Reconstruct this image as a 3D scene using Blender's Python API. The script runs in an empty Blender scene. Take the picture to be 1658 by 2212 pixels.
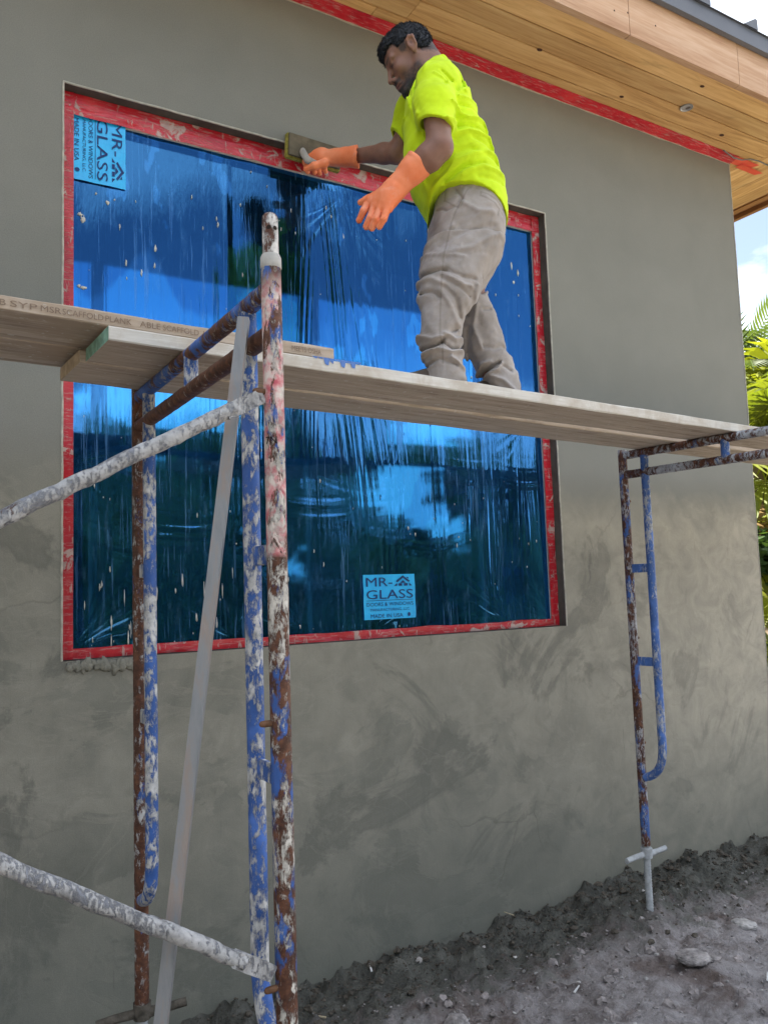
import bpy, bmesh, math, random
import numpy as np
from mathutils import Vector, Matrix
random.seed(7); np.random.seed(7)
SC = bpy.context.scene
COL = SC.collection
R = math.radians

# ------------------------------------------------------------------ camera
FPX, PPX, PPY = 1766.977, 829.0, 1106.0          # focal length and centre in a 1658 x 2212 picture
yaw, pitch, roll = 0.544029, 0.0922033, -0.033695
CAM = Vector((0.0, -3.2, 1.632))
_f = Vector((math.sin(yaw)*math.cos(pitch), math.cos(yaw)*math.cos(pitch), math.sin(pitch)))
_r = Vector((math.cos(yaw), -math.sin(yaw), 0.0)); _u = _r.cross(_f)
_c, _s = math.cos(roll), math.sin(roll)
cr, cu, cf = _c*_r+_s*_u, -_s*_r+_c*_u, _f
cd = bpy.data.cameras.new('camera'); cam = bpy.data.objects.new('camera', cd); COL.objects.link(cam)
cam.matrix_world = Matrix(((cr.x, cu.x, -cf.x, CAM.x), (cr.y, cu.y, -cf.y, CAM.y), (cr.z, cu.z, -cf.z, CAM.z), (0, 0, 0, 1)))
cd.sensor_fit = 'HORIZONTAL'; cd.sensor_width = 36.0; cd.lens = 36.0*FPX/1658.0
cd.clip_start = 0.05; cd.clip_end = 3000
SC.camera = cam

def ray(px, py):
    return cr*((px-PPX)/FPX) + cu*(-(py-PPY)/FPX) + cf
def at_y(px, py, y):
    d = ray(px, py); return CAM + d*((y-CAM.y)/d.y)
def at_z(px, py, z):
    d = ray(px, py); return CAM + d*((z-CAM.z)/d.z)

# ------------------------------------------------------------------ sky, sun, exposure
SUN_EL, SUN_AZ = R(52), R(-40)      # sun stands behind the house, towards +y and -x
world = bpy.data.worlds.new('World'); SC.world = world; world.use_nodes = True
wn = world.node_tree; wn.nodes.clear()
wo = wn.nodes.new('ShaderNodeOutputWorld'); wb = wn.nodes.new('ShaderNodeBackground')
sky = wn.nodes.new('ShaderNodeTexSky'); sky.sky_type = 'NISHITA'; sky.sun_disc = False
sky.sun_elevation = SUN_EL; sky.sun_rotation = SUN_AZ
sky.air_density = .8; sky.dust_density = .6; sky.ozone_density = 2.0
tc = wn.nodes.new('ShaderNodeTexCoord'); mp = wn.nodes.new('ShaderNodeMapping')
mp.inputs['Scale'].default_value = (1, 1, 2.6); mp.inputs['Location'].default_value = (3.35, 1.9, 0.25)
cn = wn.nodes.new('ShaderNodeTexNoise'); cn.inputs['Scale'].default_value = 2.3; cn.inputs['Detail'].default_value = 9; cn.inputs['Roughness'].default_value = .55
crmp = wn.nodes.new('ShaderNodeValToRGB'); crmp.color_ramp.elements[0].position = .76; crmp.color_ramp.elements[1].position = .92; crmp.color_ramp.elements[0].color = (.13, .13, .13, 1)
cmix = wn.nodes.new('ShaderNodeMixRGB'); cmix.inputs[2].default_value = (9.5, 9.8, 10.2, 1)
wn.links.new(tc.outputs['Generated'], mp.inputs['Vector']); wn.links.new(mp.outputs[0], cn.inputs['Vector'])
sxyz = wn.nodes.new('ShaderNodeSeparateXYZ'); wn.links.new(tc.outputs['Generated'], sxyz.inputs[0])
bias = wn.nodes.new('ShaderNodeValToRGB'); be = bias.color_ramp.elements
for _ in range(3): be.new(.5)
for el_, (p_, v_) in zip(be, ((.215, .76), (.262, .36), (.42, .34), (.56, .72), (.9, .5))): el_.position = p_; el_.color = (v_, v_, v_, 1)
wn.links.new(sxyz.outputs[2], bias.inputs[0])
badd = wn.nodes.new('ShaderNodeMath'); badd.operation = 'MULTIPLY_ADD'; badd.inputs[1].default_value = .55
wn.links.new(bias.outputs[0], badd.inputs[0]); wn.links.new(cn.outputs['Fac'], badd.inputs[2])
wn.links.new(badd.outputs[0], crmp.inputs[0]); wn.links.new(crmp.outputs[0], cmix.inputs[0])
wn.links.new(sky.outputs[0], cmix.inputs[1]); wn.links.new(cmix.outputs[0], wb.inputs['Color'])
wb.inputs['Strength'].default_value = 0.055
wn.links.new(wb.outputs[0], wo.inputs['Surface'])
sd = bpy.data.lights.new('sun', 'SUN'); sd.energy = 5.0; sd.angle = R(.5); sd.color = (1.0, .95, .86)
sun = bpy.data.objects.new('sun', sd); COL.objects.link(sun)
# sun_rotation in the sky texture turns clockwise from +y
sdir = Vector((math.sin(SUN_AZ)*math.cos(SUN_EL), math.cos(SUN_AZ)*math.cos(SUN_EL), math.sin(SUN_EL)))
sun.rotation_euler = sdir.to_track_quat('Z', 'Y').to_euler(); sun.location = (0, 0, 30)
SC.view_settings.view_transform = 'Standard'; SC.view_settings.look = 'None'
SC.view_settings.gamma = 1.0; SC.view_settings.use_curve_mapping = False
SC.view_settings.exposure = 2.40
SC.render.engine = 'CYCLES'
SC.cycles.max_bounces = 8; SC.cycles.use_denoising = True

# ------------------------------------------------------------------ helpers
def tag(o, label=None, cat=None, group=None, kind=None):
    if label: o['label'] = label
    if cat: o['category'] = cat
    if group: o['group'] = group
    if kind: o['kind'] = kind
    return o
def empty(name, loc=(0, 0, 0), rz=0.0):
    o = bpy.data.objects.new(name, None); COL.objects.link(o)
    o.location = loc; o.rotation_euler = (0, 0, rz); o.empty_display_size = .1
    return o
def link_mesh(name, me, mats, parent=None, smooth=False, loc=None):
    o = bpy.data.objects.new(name, me); COL.objects.link(o)
    for m in (mats if isinstance(mats, (list, tuple)) else [mats]): me.materials.append(m)
    if smooth: me.polygons.foreach_set('use_smooth', [True]*len(me.polygons))
    if parent: o.parent = parent
    if loc is not None: o.location = loc
    me.update()
    return o
def mesh_from(verts, faces, name='m'):
    me = bpy.data.meshes.new(name); me.from_pydata([tuple(v) for v in verts], [], [tuple(f) for f in faces]); me.validate(); return me
class MB:
    """collects boxes, tubes, prisms into one mesh"""
    def __init__(s): s.v = []; s.f = []; s.m = []; s.sm = []
    def add(s, vs, fs, mi=0, smooth=False):
        b = len(s.v); s.v += [tuple(v) for v in vs]; s.f += [tuple(b+i for i in f) for f in fs]
        s.m += [mi]*len(fs); s.sm += [smooth]*len(fs)
    def hexa(s, p, mi=0):      # p: 4 bottom (ccw) + 4 top
        s.add(p, [(3, 2, 1, 0), (4, 5, 6, 7), (0, 1, 5, 4), (1, 2, 6, 5), (2, 3, 7, 6), (3, 0, 4, 7)], mi)
    def box(s, x0, x1, y0, y1, z0, z1, mi=0):
        s.hexa([(x0, y0, z0), (x1, y0, z0), (x1, y1, z0), (x0, y1, z0), (x0, y0, z1), (x1, y0, z1), (x1, y1, z1), (x0, y1, z1)], mi)
    def tube(s, pts, rad, n=20, mi=0, cap=True, lump=0.0, seed=0, smooth=True):
        pts = [Vector(p) for p in pts]; k = len(pts)
        rads = rad if isinstance(rad, (list, tuple)) else [rad]*k
        rng = random.Random(seed); t0 = (pts[1]-pts[0]).normalized()
        up = Vector((0, 0, 1)) if abs(t0.z) < .9 else Vector((1, 0, 0))
        a = t0.cross(up).normalized(); vs = []
        for i in range(k):
            t = (pts[min(i+1, k-1)]-pts[max(i-1, 0)]).normalized()
            a = (a - t*a.dot(t)).normalized(); b = t.cross(a)
            for j in range(n):
                th = 2*math.pi*j/n; r = rads[i]*(1+(rng.uniform(-lump, lump) if lump else 0))
                vs.append(pts[i]+(a*math.cos(th)+b*math.sin(th))*r)
        fs = [(i*n+j, i*n+(j+1) % n, (i+1)*n+(j+1) % n, (i+1)*n+j) for i in range(k-1) for j in range(n)]
        s.add(vs, fs, mi, smooth)
        if cap: s.add(vs[:n], [tuple(range(n))[::-1]], mi); s.add(vs[-n:], [tuple(range(n))], mi)
    def build(s, name, mats, parent=None, loc=None, bevel=0.0):
        me = bpy.data.meshes.new(name); me.from_pydata(s.v, [], s.f)
        o = link_mesh(name, me, mats, parent, loc=loc)
        me.polygons.foreach_set('material_index', s.m); me.polygons.foreach_set('use_smooth', s.sm); me.update()
        if bevel:
            bm = bmesh.new(); bm.from_mesh(me)
            bmesh.ops.bevel(bm, geom=bm.edges[:], offset=bevel, segments=2, affect='EDGES', clamp_overlap=True)
            bm.to_mesh(me); bm.free()
        return o
def lerp(a, b, t): return a+(b-a)*t
def seg_pts(a, b, n):
    a, b = Vector(a), Vector(b); return [a.lerp(b, i/(n-1)) for i in range(n)]
_T = np.random.RandomState(3).rand(256, 256).astype(np.float32)
def vn(x, y, seed=0):
    """smooth value noise, 0..1"""
    x = np.asarray(x, np.float64)+seed*17.31; y = np.asarray(y, np.float64)+seed*9.77
    xi = np.floor(x).astype(int); yi = np.floor(y).astype(int); fx = x-xi; fy = y-yi
    fx = fx*fx*(3-2*fx); fy = fy*fy*(3-2*fy)
    a = _T[xi % 256, yi % 256]; b = _T[(xi+1) % 256, yi % 256]; c = _T[xi % 256, (yi+1) % 256]; d = _T[(xi+1) % 256, (yi+1) % 256]
    return a*(1-fx)*(1-fy)+b*fx*(1-fy)+c*(1-fx)*fy+d*fx*fy
def fbm(x, y, o=4, seed=0):
    s = 0; a = .5; t = 0
    for i in range(o): s = s+a*vn(np.asarray(x)*2**i, np.asarray(y)*2**i, seed+i*3); t += a; a *= .5
    return s/t
def grid_mesh(X, Y, Z):
    n, m = X.shape; idx = np.arange(n*m).reshape(n, m)
    f = np.stack([idx[:-1, :-1], idx[1:, :-1], idx[1:, 1:], idx[:-1, 1:]], -1).reshape(-1, 4)
    me = bpy.data.meshes.new('grid'); v = np.stack([X, Y, Z], -1).reshape(-1, 3).astype(np.float32)
    me.vertices.add(len(v)); me.vertices.foreach_set('co', v.ravel())
    me.loops.add(f.size); me.loops.foreach_set('vertex_index', f.ravel().astype(np.int32))
    me.polygons.add(len(f)); me.polygons.foreach_set('loop_start', np.arange(0, f.size, 4, dtype=np.int32))
    me.polygons.foreach_set('use_smooth', np.ones(len(f), bool)); me.update(calc_edges=True); return me
def vcol(me, name, rgb):
    at = me.color_attributes.new(name, 'FLOAT_COLOR', 'POINT')
    at.data.foreach_set('color', np.concatenate([rgb, np.ones((len(rgb), 1))], 1).astype(np.float32).ravel())

# ------------------------------------------------------------------ node materials
class G:
    def __init__(s, name, rough=.8, spec=.3, coord='Object'):
        s.m = bpy.data.materials.new(name); s.m.use_nodes = True; s.t = s.m.node_tree
        s.b = s.t.nodes['Principled BSDF']; s.b.inputs['Roughness'].default_value = rough
        s.b.inputs['Specular IOR Level'].default_value = spec
        s.tc = s.t.nodes.new('ShaderNodeTexCoord'); s.co = s.tc.outputs[coord]
    def n(s, typ, ins=None, **kw):
        nd = s.t.nodes.new(typ)
        for k, v in kw.items(): setattr(nd, k, v)
        for k, v in (ins or {}).items(): s.put(nd.inputs[k], v)
        return nd
    def put(s, sock, v):
        if hasattr(v, 'links') or isinstance(v, bpy.types.NodeSocket): s.t.links.new(v, sock)
        else:
            if isinstance(v, (tuple, list)) and len(v) == 3 and sock.type == 'RGBA': v = (*v, 1)
            sock.default_value = v
    def mapv(s, scale=(1, 1, 1), rot=(0, 0, 0), loc=(0, 0, 0), src=None):
        return s.n('ShaderNodeMapping', {'Vector': src or s.co, 'Scale': scale, 'Rotation': rot, 'Location': loc}).outputs[0]
    def noise(s, scale, detail=6, rough=.55, dist=0.0, v=None):
        return s.n('ShaderNodeTexNoise', {'Vector': v or s.co, 'Scale': scale, 'Detail': detail, 'Roughness': rough, 'Distortion': dist}).outputs['Fac']
    def voro(s, scale, feature='F1', v=None, out='Distance', rnd=1.0):
        return s.n('ShaderNodeTexVoronoi', {'Vector': v or s.co, 'Scale': scale, 'Randomness': rnd}, feature=feature).outputs[out]
    def ramp(s, fac, stops, interp='LINEAR'):
        nd = s.n('ShaderNodeValToRGB', {'Fac': fac}); e = nd.color_ramp; e.interpolation = interp
        while len(e.elements) < len(stops): e.elements.new(.5)
        for el, (p, c) in zip(e.elements, stops):
            el.position = p; el.color = (*c, 1) if isinstance(c, (tuple, list)) else (c, c, c, 1)
        return nd.outputs[0]
    def mix(s, fac, a, b, mode='MIX'):
        nd = s.n('ShaderNodeMixRGB', blend_type=mode); s.put(nd.inputs[0], fac); s.put(nd.inputs[1], a); s.put(nd.inputs[2], b); return nd.outputs[0]
    def math(s, op, a, b=0.0, c=None):
        nd = s.n('ShaderNodeMath', operation=op); s.put(nd.inputs[0], a); s.put(nd.inputs[1], b)
        if c is not None: s.put(nd.inputs[2], c)
        return nd.outputs[0]
    def sep(s, src=None): 
        nd = s.n('ShaderNodeSeparateXYZ', {0: src or s.co}); return nd.outputs
    def bump(s, h, strength=.3, dist=.01, normal=None):
        ins = {'Height': h, 'Strength': strength, 'Distance': dist}
        if normal is not None: ins['Normal'] = normal
        nd = s.n('ShaderNodeBump', ins); s.t.links.new(nd.outputs[0], s.b.inputs['Normal']); return nd.outputs[0]
    def out(s, color=None, rough=None, metal=None):
        if color is not None: s.put(s.b.inputs['Base Color'], color)
        if rough is not None: s.put(s.b.inputs['Roughness'], rough)
        if metal is not None: s.put(s.b.inputs['Metallic'], metal)
        return s.m
def plain(name, col, rough=.6, metal=0.0, var=.12, scale=20, bump=.15, bdist=.002):
    g = G(name, rough); n = g.noise(scale, 5)
    c0 = tuple(x*(1-var) for x in col); c1 = tuple(min(1, x*(1+var)) for x in col)
    g.bump(n, bump, bdist); return g.out(g.ramp(n, [(.3, c0), (.7, c1)]), metal=metal)

# ---- stucco
def m_stucco():
    g = G('cement_stucco', .92, .15); sx = g.sep()
    n1 = g.noise(.9, 6, .55); n2 = g.noise(3.2, 7, .6, .4); n3 = g.noise(60, 5, .6); fine = g.noise(260, 3, .6)
    up = g.ramp(g.mix(.5, n1, n2), [(.32, (.205, .205, .180)), (.68, (.242, .240, .212))])
    # lower coat: blotchy, still drying
    blot = g.noise(1.7, 9, .62, 1.1, v=g.mapv((1, 1, 1.25), loc=(3.1, 0, 1.7)))
    blot2 = g.noise(6.5, 8, .65, .8)
    arc = g.noise(2.1, 5, .5, 2.6, v=g.mapv((1, 1, 1.6), rot=(0, .5, 0))); pat = g.ramp(blot, [(.46, 0.0), (.485, 1.0)])
    lo = g.ramp(g.noise(2.8, 7, .6, .5), [(.32, (0.174, 0.173, 0.147)), (.5, (0.238, 0.233, 0.197)), (.68, (0.310, 0.297, 0.250))])
    lo = g.mix(g.math('MULTIPLY', pat, .55), lo, g.ramp(blot2, [(.36, (0.246, 0.239, 0.201)), (.64, (0.342, 0.325, 0.271))]))
    dk = g.ramp(g.noise(1.25, 9, .66, .9, v=g.mapv(loc=(8.2, 0, 5.5))), [(.545, 0.0), (.59, .68), (.64, .48)]); lo = g.mix(dk, lo, (0.150, 0.150, 0.130))
    lo = g.mix(g.ramp(arc, [(.56, 0.0), (.575, .20), (.60, 0.0)]), lo, (0.396, 0.374, 0.316))
    rt = g.n('ShaderNodeMapRange', {'Value': sx[0], 'From Min': 2.3, 'From Max': 4.3}).outputs[0]  # lower coat lightens to the right: warm bounced light put into the colour
    lo = g.mix(g.math('MULTIPLY', rt, .7), lo, g.mix(g.math('MULTIPLY', dk, .6), g.ramp(blot2, [(.36, (0.396, 0.365, 0.299)), (.62, (0.540, 0.491, 0.398))]), (0.240, 0.228, 0.192)))
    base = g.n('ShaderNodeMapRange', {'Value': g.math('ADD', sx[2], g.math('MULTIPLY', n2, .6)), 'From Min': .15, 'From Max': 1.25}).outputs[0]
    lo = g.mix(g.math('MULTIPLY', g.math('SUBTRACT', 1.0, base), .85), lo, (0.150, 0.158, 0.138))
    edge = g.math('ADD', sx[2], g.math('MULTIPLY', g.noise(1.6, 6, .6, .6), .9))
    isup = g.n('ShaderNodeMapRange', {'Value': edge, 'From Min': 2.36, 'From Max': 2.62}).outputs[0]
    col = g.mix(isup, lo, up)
    # vertical trowel scratches and short dark marks on the lower coat
    scr = g.noise(9, 4, .6, v=g.mapv((7, 1, .35)))
    scrm = g.ramp(scr, [(.66, 0.0), (.72, 1.0)]); low1 = g.math('SUBTRACT', 1.0, isup)
    col = g.mix(g.math('MULTIPLY', g.math('MULTIPLY', scrm, low1), .35), col, (.09, .088, .078))
    cr_ = g.voro(1.35, 'DISTANCE_TO_EDGE', v=g.n('ShaderNodeMixRGB', {0: .22, 1: g.co, 2: g.n('ShaderNodeTexNoise', {'Vector': g.co, 'Scale': 3.0, 'Detail': 5}).outputs['Color']}).outputs[0])
    crm = g.math('MULTIPLY', g.math('MULTIPLY', g.ramp(cr_, [(0, 1.0), (.008, 0.0)]), g.ramp(g.noise(1.3, 3), [(.5, 0.0), (.6, 1.0)])), low1)
    col = g.mix(g.math('MULTIPLY', crm, .25), col, (.07, .07, .063))
    spk = g.ramp(fine, [(.3, .86), (.7, 1.1)]); col = g.mix(1.0, col, spk, 'MULTIPLY')
    h = g.math('ADD', g.math('MULTIPLY', n3, .25), g.math('MULTIPLY', fine, .12))
    h = g.math('ADD', h, g.math('MULTIPLY', g.math('ADD', blot2, g.math('MULTIPLY', scr, .5)), g.math('MULTIPLY', low1, .5)))
    h = g.math('ADD', g.math('SUBTRACT', h, g.math('MULTIPLY', crm, .3)), g.math('MULTIPLY', g.math('MULTIPLY', pat, low1), .22))
    g.bump(h, .22, .010)
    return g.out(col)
# ---- wood
def m_wood(name, c0, c1, c2, axis='x', scale=1.0, rough=.6, spec=.3, knots=0.0, bump=.15, dirt=None):
    g = G(name, rough, spec)
    st = {'x': (.6, 9, 9), 'y': (9, .6, 9), 'z': (9, 9, .6)}[axis]
    st = tuple(a*scale for a in st)
    v = g.mapv(st); w = g.noise(2.2, 5, .55, 1.3, v=v); fine = g.noise(14, 4, .6, v=v); big = g.noise(.6, 3, v=v)
    f = g.math('ADD', g.math('MULTIPLY', w, .55), g.math('MULTIPLY', fine, .45))
    col = g.ramp(f, [(.34, c0), (.49, c1), (.64, c2)])
    at = g.n('ShaderNodeAttribute', attribute_name='tone').outputs['Fac']
    col = g.mix(1.0, col, g.ramp(big, [(.3, .88), (.7, 1.1)]), 'MULTIPLY')
    if knots:
        k = g.voro(knots, v=g.mapv(tuple(a*.14/scale if a > 5 else a*.8 for a in st)))
        col = g.mix(g.ramp(k, [(.03, .85), (.09, 0.0)]), col, tuple(a*.35 for a in c0))
    if dirt:
        d = g.noise(7, 8, .65, .5); col = g.mix(g.ramp(d, [(.45, 0.0), (.62, .8)]), col, dirt)
        sp = g.noise(38, 5, .6); col = g.mix(g.ramp(sp, [(.62, 0.0), (.68, .6)]), col, (.62, .6, .56))
    g.bump(f, bump, .004)
    return g.out(col)
# ---- scaffold tube: blue paint, rust, splashes of render
def m_tube(name, rust=.5, white=.5, pink=None, wsc=1.0, blue=(.042, .115, .37), wcol=(.56, .56, .56)):
    g = G(name, .62, .35); inf = g.n('ShaderNodeObjectInfo').outputs['Random']
    off = g.n('ShaderNodeCombineXYZ', {0: g.math('MULTIPLY', inf, 11.0), 1: g.math('MULTIPLY', inf, 5.0), 2: g.math('MULTIPLY', inf, 23.0)}).outputs[0]
    co = g.n('ShaderNodeVectorMath', {0: g.co, 1: off}, operation='ADD').outputs[0]
    nb = g.noise(9, 5, .6, v=co)
    col = g.ramp(nb, [(.3, tuple(a*.7 for a in blue)), (.55, blue), (.75, tuple(min(1, a*1.7+.02) for a in blue))])
    nr = g.math('ADD', g.math('MULTIPLY', g.noise(19, 12, .70, .3, v=g.mapv((1.5, 1.5, .6), src=co)), .65), g.math('MULTIPLY', g.noise(5, 3, .5, v=co), .35))
    rp = .70-.34*rust
    rm = g.ramp(nr, [(rp-.006, 0.0), (rp+.03, 1.0)])
    rc = g.ramp(g.noise(48, 7, .68, v=co), [(.3, (.030, .013, .009)), (.48, (.085, .034, .020)), (.62, (.15, .062, .034)), (.75, (.25, .12, .07))])
    col = g.mix(rm, col, rc)
    v2 = g.n('ShaderNodeVectorMath', {0: co, 1: (7.3, 2.9, 4.1)}, operation='ADD').outputs[0]
    nw = g.math('ADD', g.math('MULTIPLY', g.noise(44, 12, .74, .3, v=g.mapv((1.3*wsc, 1.3*wsc, .6*wsc), src=v2)), .7), g.math('MULTIPLY', g.noise(6, 3, .5, v=v2), .3))
    wp = .68-.32*white
    wm = g.ramp(nw, [(wp-.01, 0.0), (wp+.045, 1.0)])
    wc = g.ramp(g.noise(36, 9, .68, v=co), [(.34, tuple(a*.55 for a in wcol)), (.5, tuple(a*.9 for a in wcol)), (.66, tuple(min(1, a*1.15) for a in wcol))])
    col = g.mix(wm, col, wc)
    if pink:
        z = g.sep()[2]
        zm = g.math('MULTIPLY', g.n('ShaderNodeMapRange', {'Value': z, 'From Min': pink[0], 'From Max': pink[0]+.012}).outputs[0], g.n('ShaderNodeMapRange', {'Value': z, 'From Min': pink[1]+.03, 'From Max': pink[1]-.03}).outputs[0])
        pn = g.noise(16, 9, .68, .5, v=g.mapv((1.5, 1.5, .6)))
        pc = g.ramp(g.noise(40, 6, .6), [(.32, (.50, .10, .13)), (.45, (.60, .30, .30)), (.56, (.62, .52, .48)), (.7, (.66, .62, .56))])
        col = g.mix(g.math('MULTIPLY', zm, g.ramp(pn, [(.46, 0.0), (.49, 1.0)])), col, pc)
    h = g.math('ADD', g.math('MULTIPLY', wm, .6), g.math('SUBTRACT', g.math('MULTIPLY', g.noise(80, 4), .35), g.math('MULTIPLY', rm, .3)))
    g.bump(h, .8, .004)
    return g.out(col, rough=g.ramp(wm, [(0, .55), (1, .9)]))

M = {}
M['stucco'] = m_stucco()
M['reveal'] = plain('dark_reveal_render', (.088, .085, .074), .9, var=.25, scale=14, bump=.3)  # darker render for the faces of the window reveal
M['bead'] = plain('plaster_bead', (.42, .40, .34), .8, var=.25, scale=30)
M['soffit'] = None
def m_soffit(name, axis):
    g = G(name, .52, .35)
    st = {'x': (.55, 10, 10), 'y': (10, .55, 10)}[axis]
    tone = g.n('ShaderNodeAttribute', attribute_name='tone').outputs['Fac']
    sh = g.n('ShaderNodeCombineXYZ', {0: g.math('MULTIPLY', tone, 37.0), 1: g.math('MULTIPLY', tone, 53.0), 2: g.math('MULTIPLY', tone, 11.0)}).outputs[0]
    v = g.mapv(st, src=g.n('ShaderNodeVectorMath', {0: g.co, 1: sh}, operation='ADD').outputs[0])
    w = g.noise(1.6, 4, .5, 1.8, v=v); fine = g.noise(16, 4, .6, v=v)
    f = g.math('ADD', g.math('MULTIPLY', w, .7), g.math('MULTIPLY', fine, .3))
    col = g.ramp(f, [(.30, (.38, .20, .072)), (.46, (.58, .335, .135)), (.58, (.67, .42, .185)), (.72, (.75, .50, .25))])
    col = g.mix(1.0, col, g.ramp(tone, [(0, .80), (1, 1.12)]), 'MULTIPLY')
    st2 = g.noise(2.2, 6, .6, 1.0, v=g.mapv((1, 3, 3) if axis == 'x' else (3, 1, 3)))
    col = g.mix(g.ramp(st2, [(.58, 0.0), (.75, .5)]), col, (.22, .115, .05))
    g.bump(f, .08, .003); return g.out(col)
M['soffit_x'] = m_soffit('stained_soffit_board', 'x'); M['soffit_y'] = m_soffit('stained_soffit_board_return', 'y')
M['knot'] = plain('dark_knot', (.075, .03, .018), .6, scale=60)
M['fascia'] = m_wood('raw_fascia_pine', (.40, .22, .13), (.52, .325, .205), (.60, .41, .285), 'x', .55, .7, .2, bump=.1)
M['trim'] = m_wood('stained_trim_board', (.20, .085, .032), (.30, .135, .05), (.36, .18, .07), 'y', .7, .55)
M['roofmetal'] = plain('grey_roof_metal', (.115, .125, .15), .42, .0, .06, 4, .02)
M['gap'] = plain('dark_joint', (.02, .013, .01), .9)
M['can'] = plain('galvanised_can', (.42, .42, .44), .4, .6, .3, 30)
M['cable'] = plain('grey_cable', (.16, .165, .18), .5)
def m_tape(name, smear=.5, lowz=None):
    g = G(name, .3, .5)
    n = g.noise(7, 5, .6); c = g.ramp(n, [(.3, (.42, .008, .022)), (.6, (.56, .017, .032)), (.8, (.66, .05, .05))])
    s1 = g.noise(11, 9, .68, .6, v=g.mapv((1, 1, 1), loc=(2, 1, 3))); p = .72-.2*smear
    wm = g.ramp(s1, [(p, 0.0), (p+.03, .9)])
    dr = g.noise(22, 6, .6, v=g.mapv((2.2, 1, .5))); wm2 = g.ramp(dr, [(p+.04, 0.0), (p+.08, .7)])
    wm = g.math('MAXIMUM', wm, wm2)
    sc = g.ramp(g.noise(40, 6, .7, v=g.mapv((.4, 3, 3))), [(.52, 0.0), (.68, .6)]); wm = g.math('MAXIMUM', wm, sc)  # pale streaks: scratches, plus wrinkle highlights painted into the tape colour
    col = g.mix(wm, c, g.ramp(g.noise(30, 4), [(.3, (.42, .30, .27)), (.7, (.56, .47, .42))]))
    cr_ = g.noise(26, 4, .6, 1.5, v=g.mapv((.6, 1, 1)))
    g.bump(g.math('ADD', g.math('MULTIPLY', cr_, .5), wm), .5, .004)
    return g.out(col, rough=g.ramp(wm, [(0, .28), (1, .9)]))
M['tape'] = m_tape('red_masking_tape', .74); M['tape2'] = m_tape('red_soffit_tape', .18)
def m_tape3():
    g = G('thin_red_tape', .3, .5); g.out((.72, .07, .06)); return g.m
M['tape3'] = m_tape3()
M['post_rust'] = m_tube('rusty_scaffold_post', .76, .46, pink=(1.70, 2.28), wcol=(.60, .57, .52))
M['post_far'] = m_tube('worn_blue_rusty_post', .86, .46)
M['inner'] = m_tube('blue_splashed_post', .16, .58)
M['innerfar'] = m_tube('white_splashed_blue_post', .18, .60)
M['bar'] = m_tube('rusty_blue_bar', .62, .40, wcol=(.46, .43, .38))
M['bar2'] = m_tube('flaking_grey_blue_tube', .90, .56, blue=(.075, .15, .36), wcol=(.44, .46, .50))
M['post2'] = m_tube('flaking_rust_blue_post', .70, .50, blue=(.06, .14, .40), wcol=(.48, .48, .50))
M['inner2'] = m_tube('pale_blue_post', .34, .50, blue=(.065, .15, .42), wcol=(.48, .50, .54))
M['bar_low'] = m_tube('rusty_bar', .98, .36, wcol=(.46, .43, .38))
M['brace'] = m_tube('render_caked_brace', .30, .72, wsc=1.9, blue=(.20, .21, .24), wcol=(.43, .43, .435))
M['pin'] = m_tube('caked_coupling_pin', .95, .68, wcol=(.62, .60, .58))
M['collar'] = plain('render_caked_collar', (.40, .39, .37), .85, var=.3, scale=25, bump=.4)
M['jack'] = plain('render_caked_jack', (.40, .42, .44), .8, var=.3, scale=35, bump=.5)
M['mudnut'] = plain('mud_caked_nut', (.085, .075, .062), .95, var=.5, scale=40, bump=.8, bdist=.008)
M['pinrust'] = plain('rusty_pin', (.13, .065, .035), .7, var=.4, scale=60)
def m_alu():
    g = G('dusty_aluminium', .5, .4)
    n = g.noise(12, 8, .65, v=g.mapv((2, 2, .4))); n2 = g.noise(45, 5)
    c = g.ramp(n, [(.32, (0.200, 0.212, 0.228)), (.5, (0.264, 0.272, 0.284)), (.62, (0.304, 0.256, 0.232)), (.75, (0.360, 0.360, 0.360))])
    g.bump(n2, .3, .002); return g.out(c, metal=.25)
M['alu'] = m_alu()
M['plankA'] = m_wood('weathered_plank', (.27, .215, .17), (.46, .375, .30), (.60, .51, .425), 'x', .9, .8, .15, bump=.3, dirt=(.40, .31, .23))
M['plankB'] = m_wood('render_spattered_plank', (.25, .195, .15), (.47, .385, .305), (.62, .53, .43), 'x', .9, .85, .15, bump=.3, dirt=(.46, .39, .31))
M['plankwhite'] = m_wood('plank_edge_in_dried_render', (.52, .485, .43), (.62, .59, .54), (.69, .67, .62), 'x', 1.2, .9, .1, bump=.4, dirt=(.48, .42, .35))
M['endgreen'] = plain('green_painted_plank_end', (.19, .33, .26), .8, var=.35, scale=40, bump=.4)
M['endpale'] = plain('pale_plank_end', (.42, .33, .24), .85, var=.25, scale=30, bump=.3)
M['ink'] = plain('branded_lettering', (.23, .165, .12), .8)
M['bluesplash'] = plain('blue_paint_splash', (.10, .20, .50), .6, scale=50)
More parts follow.
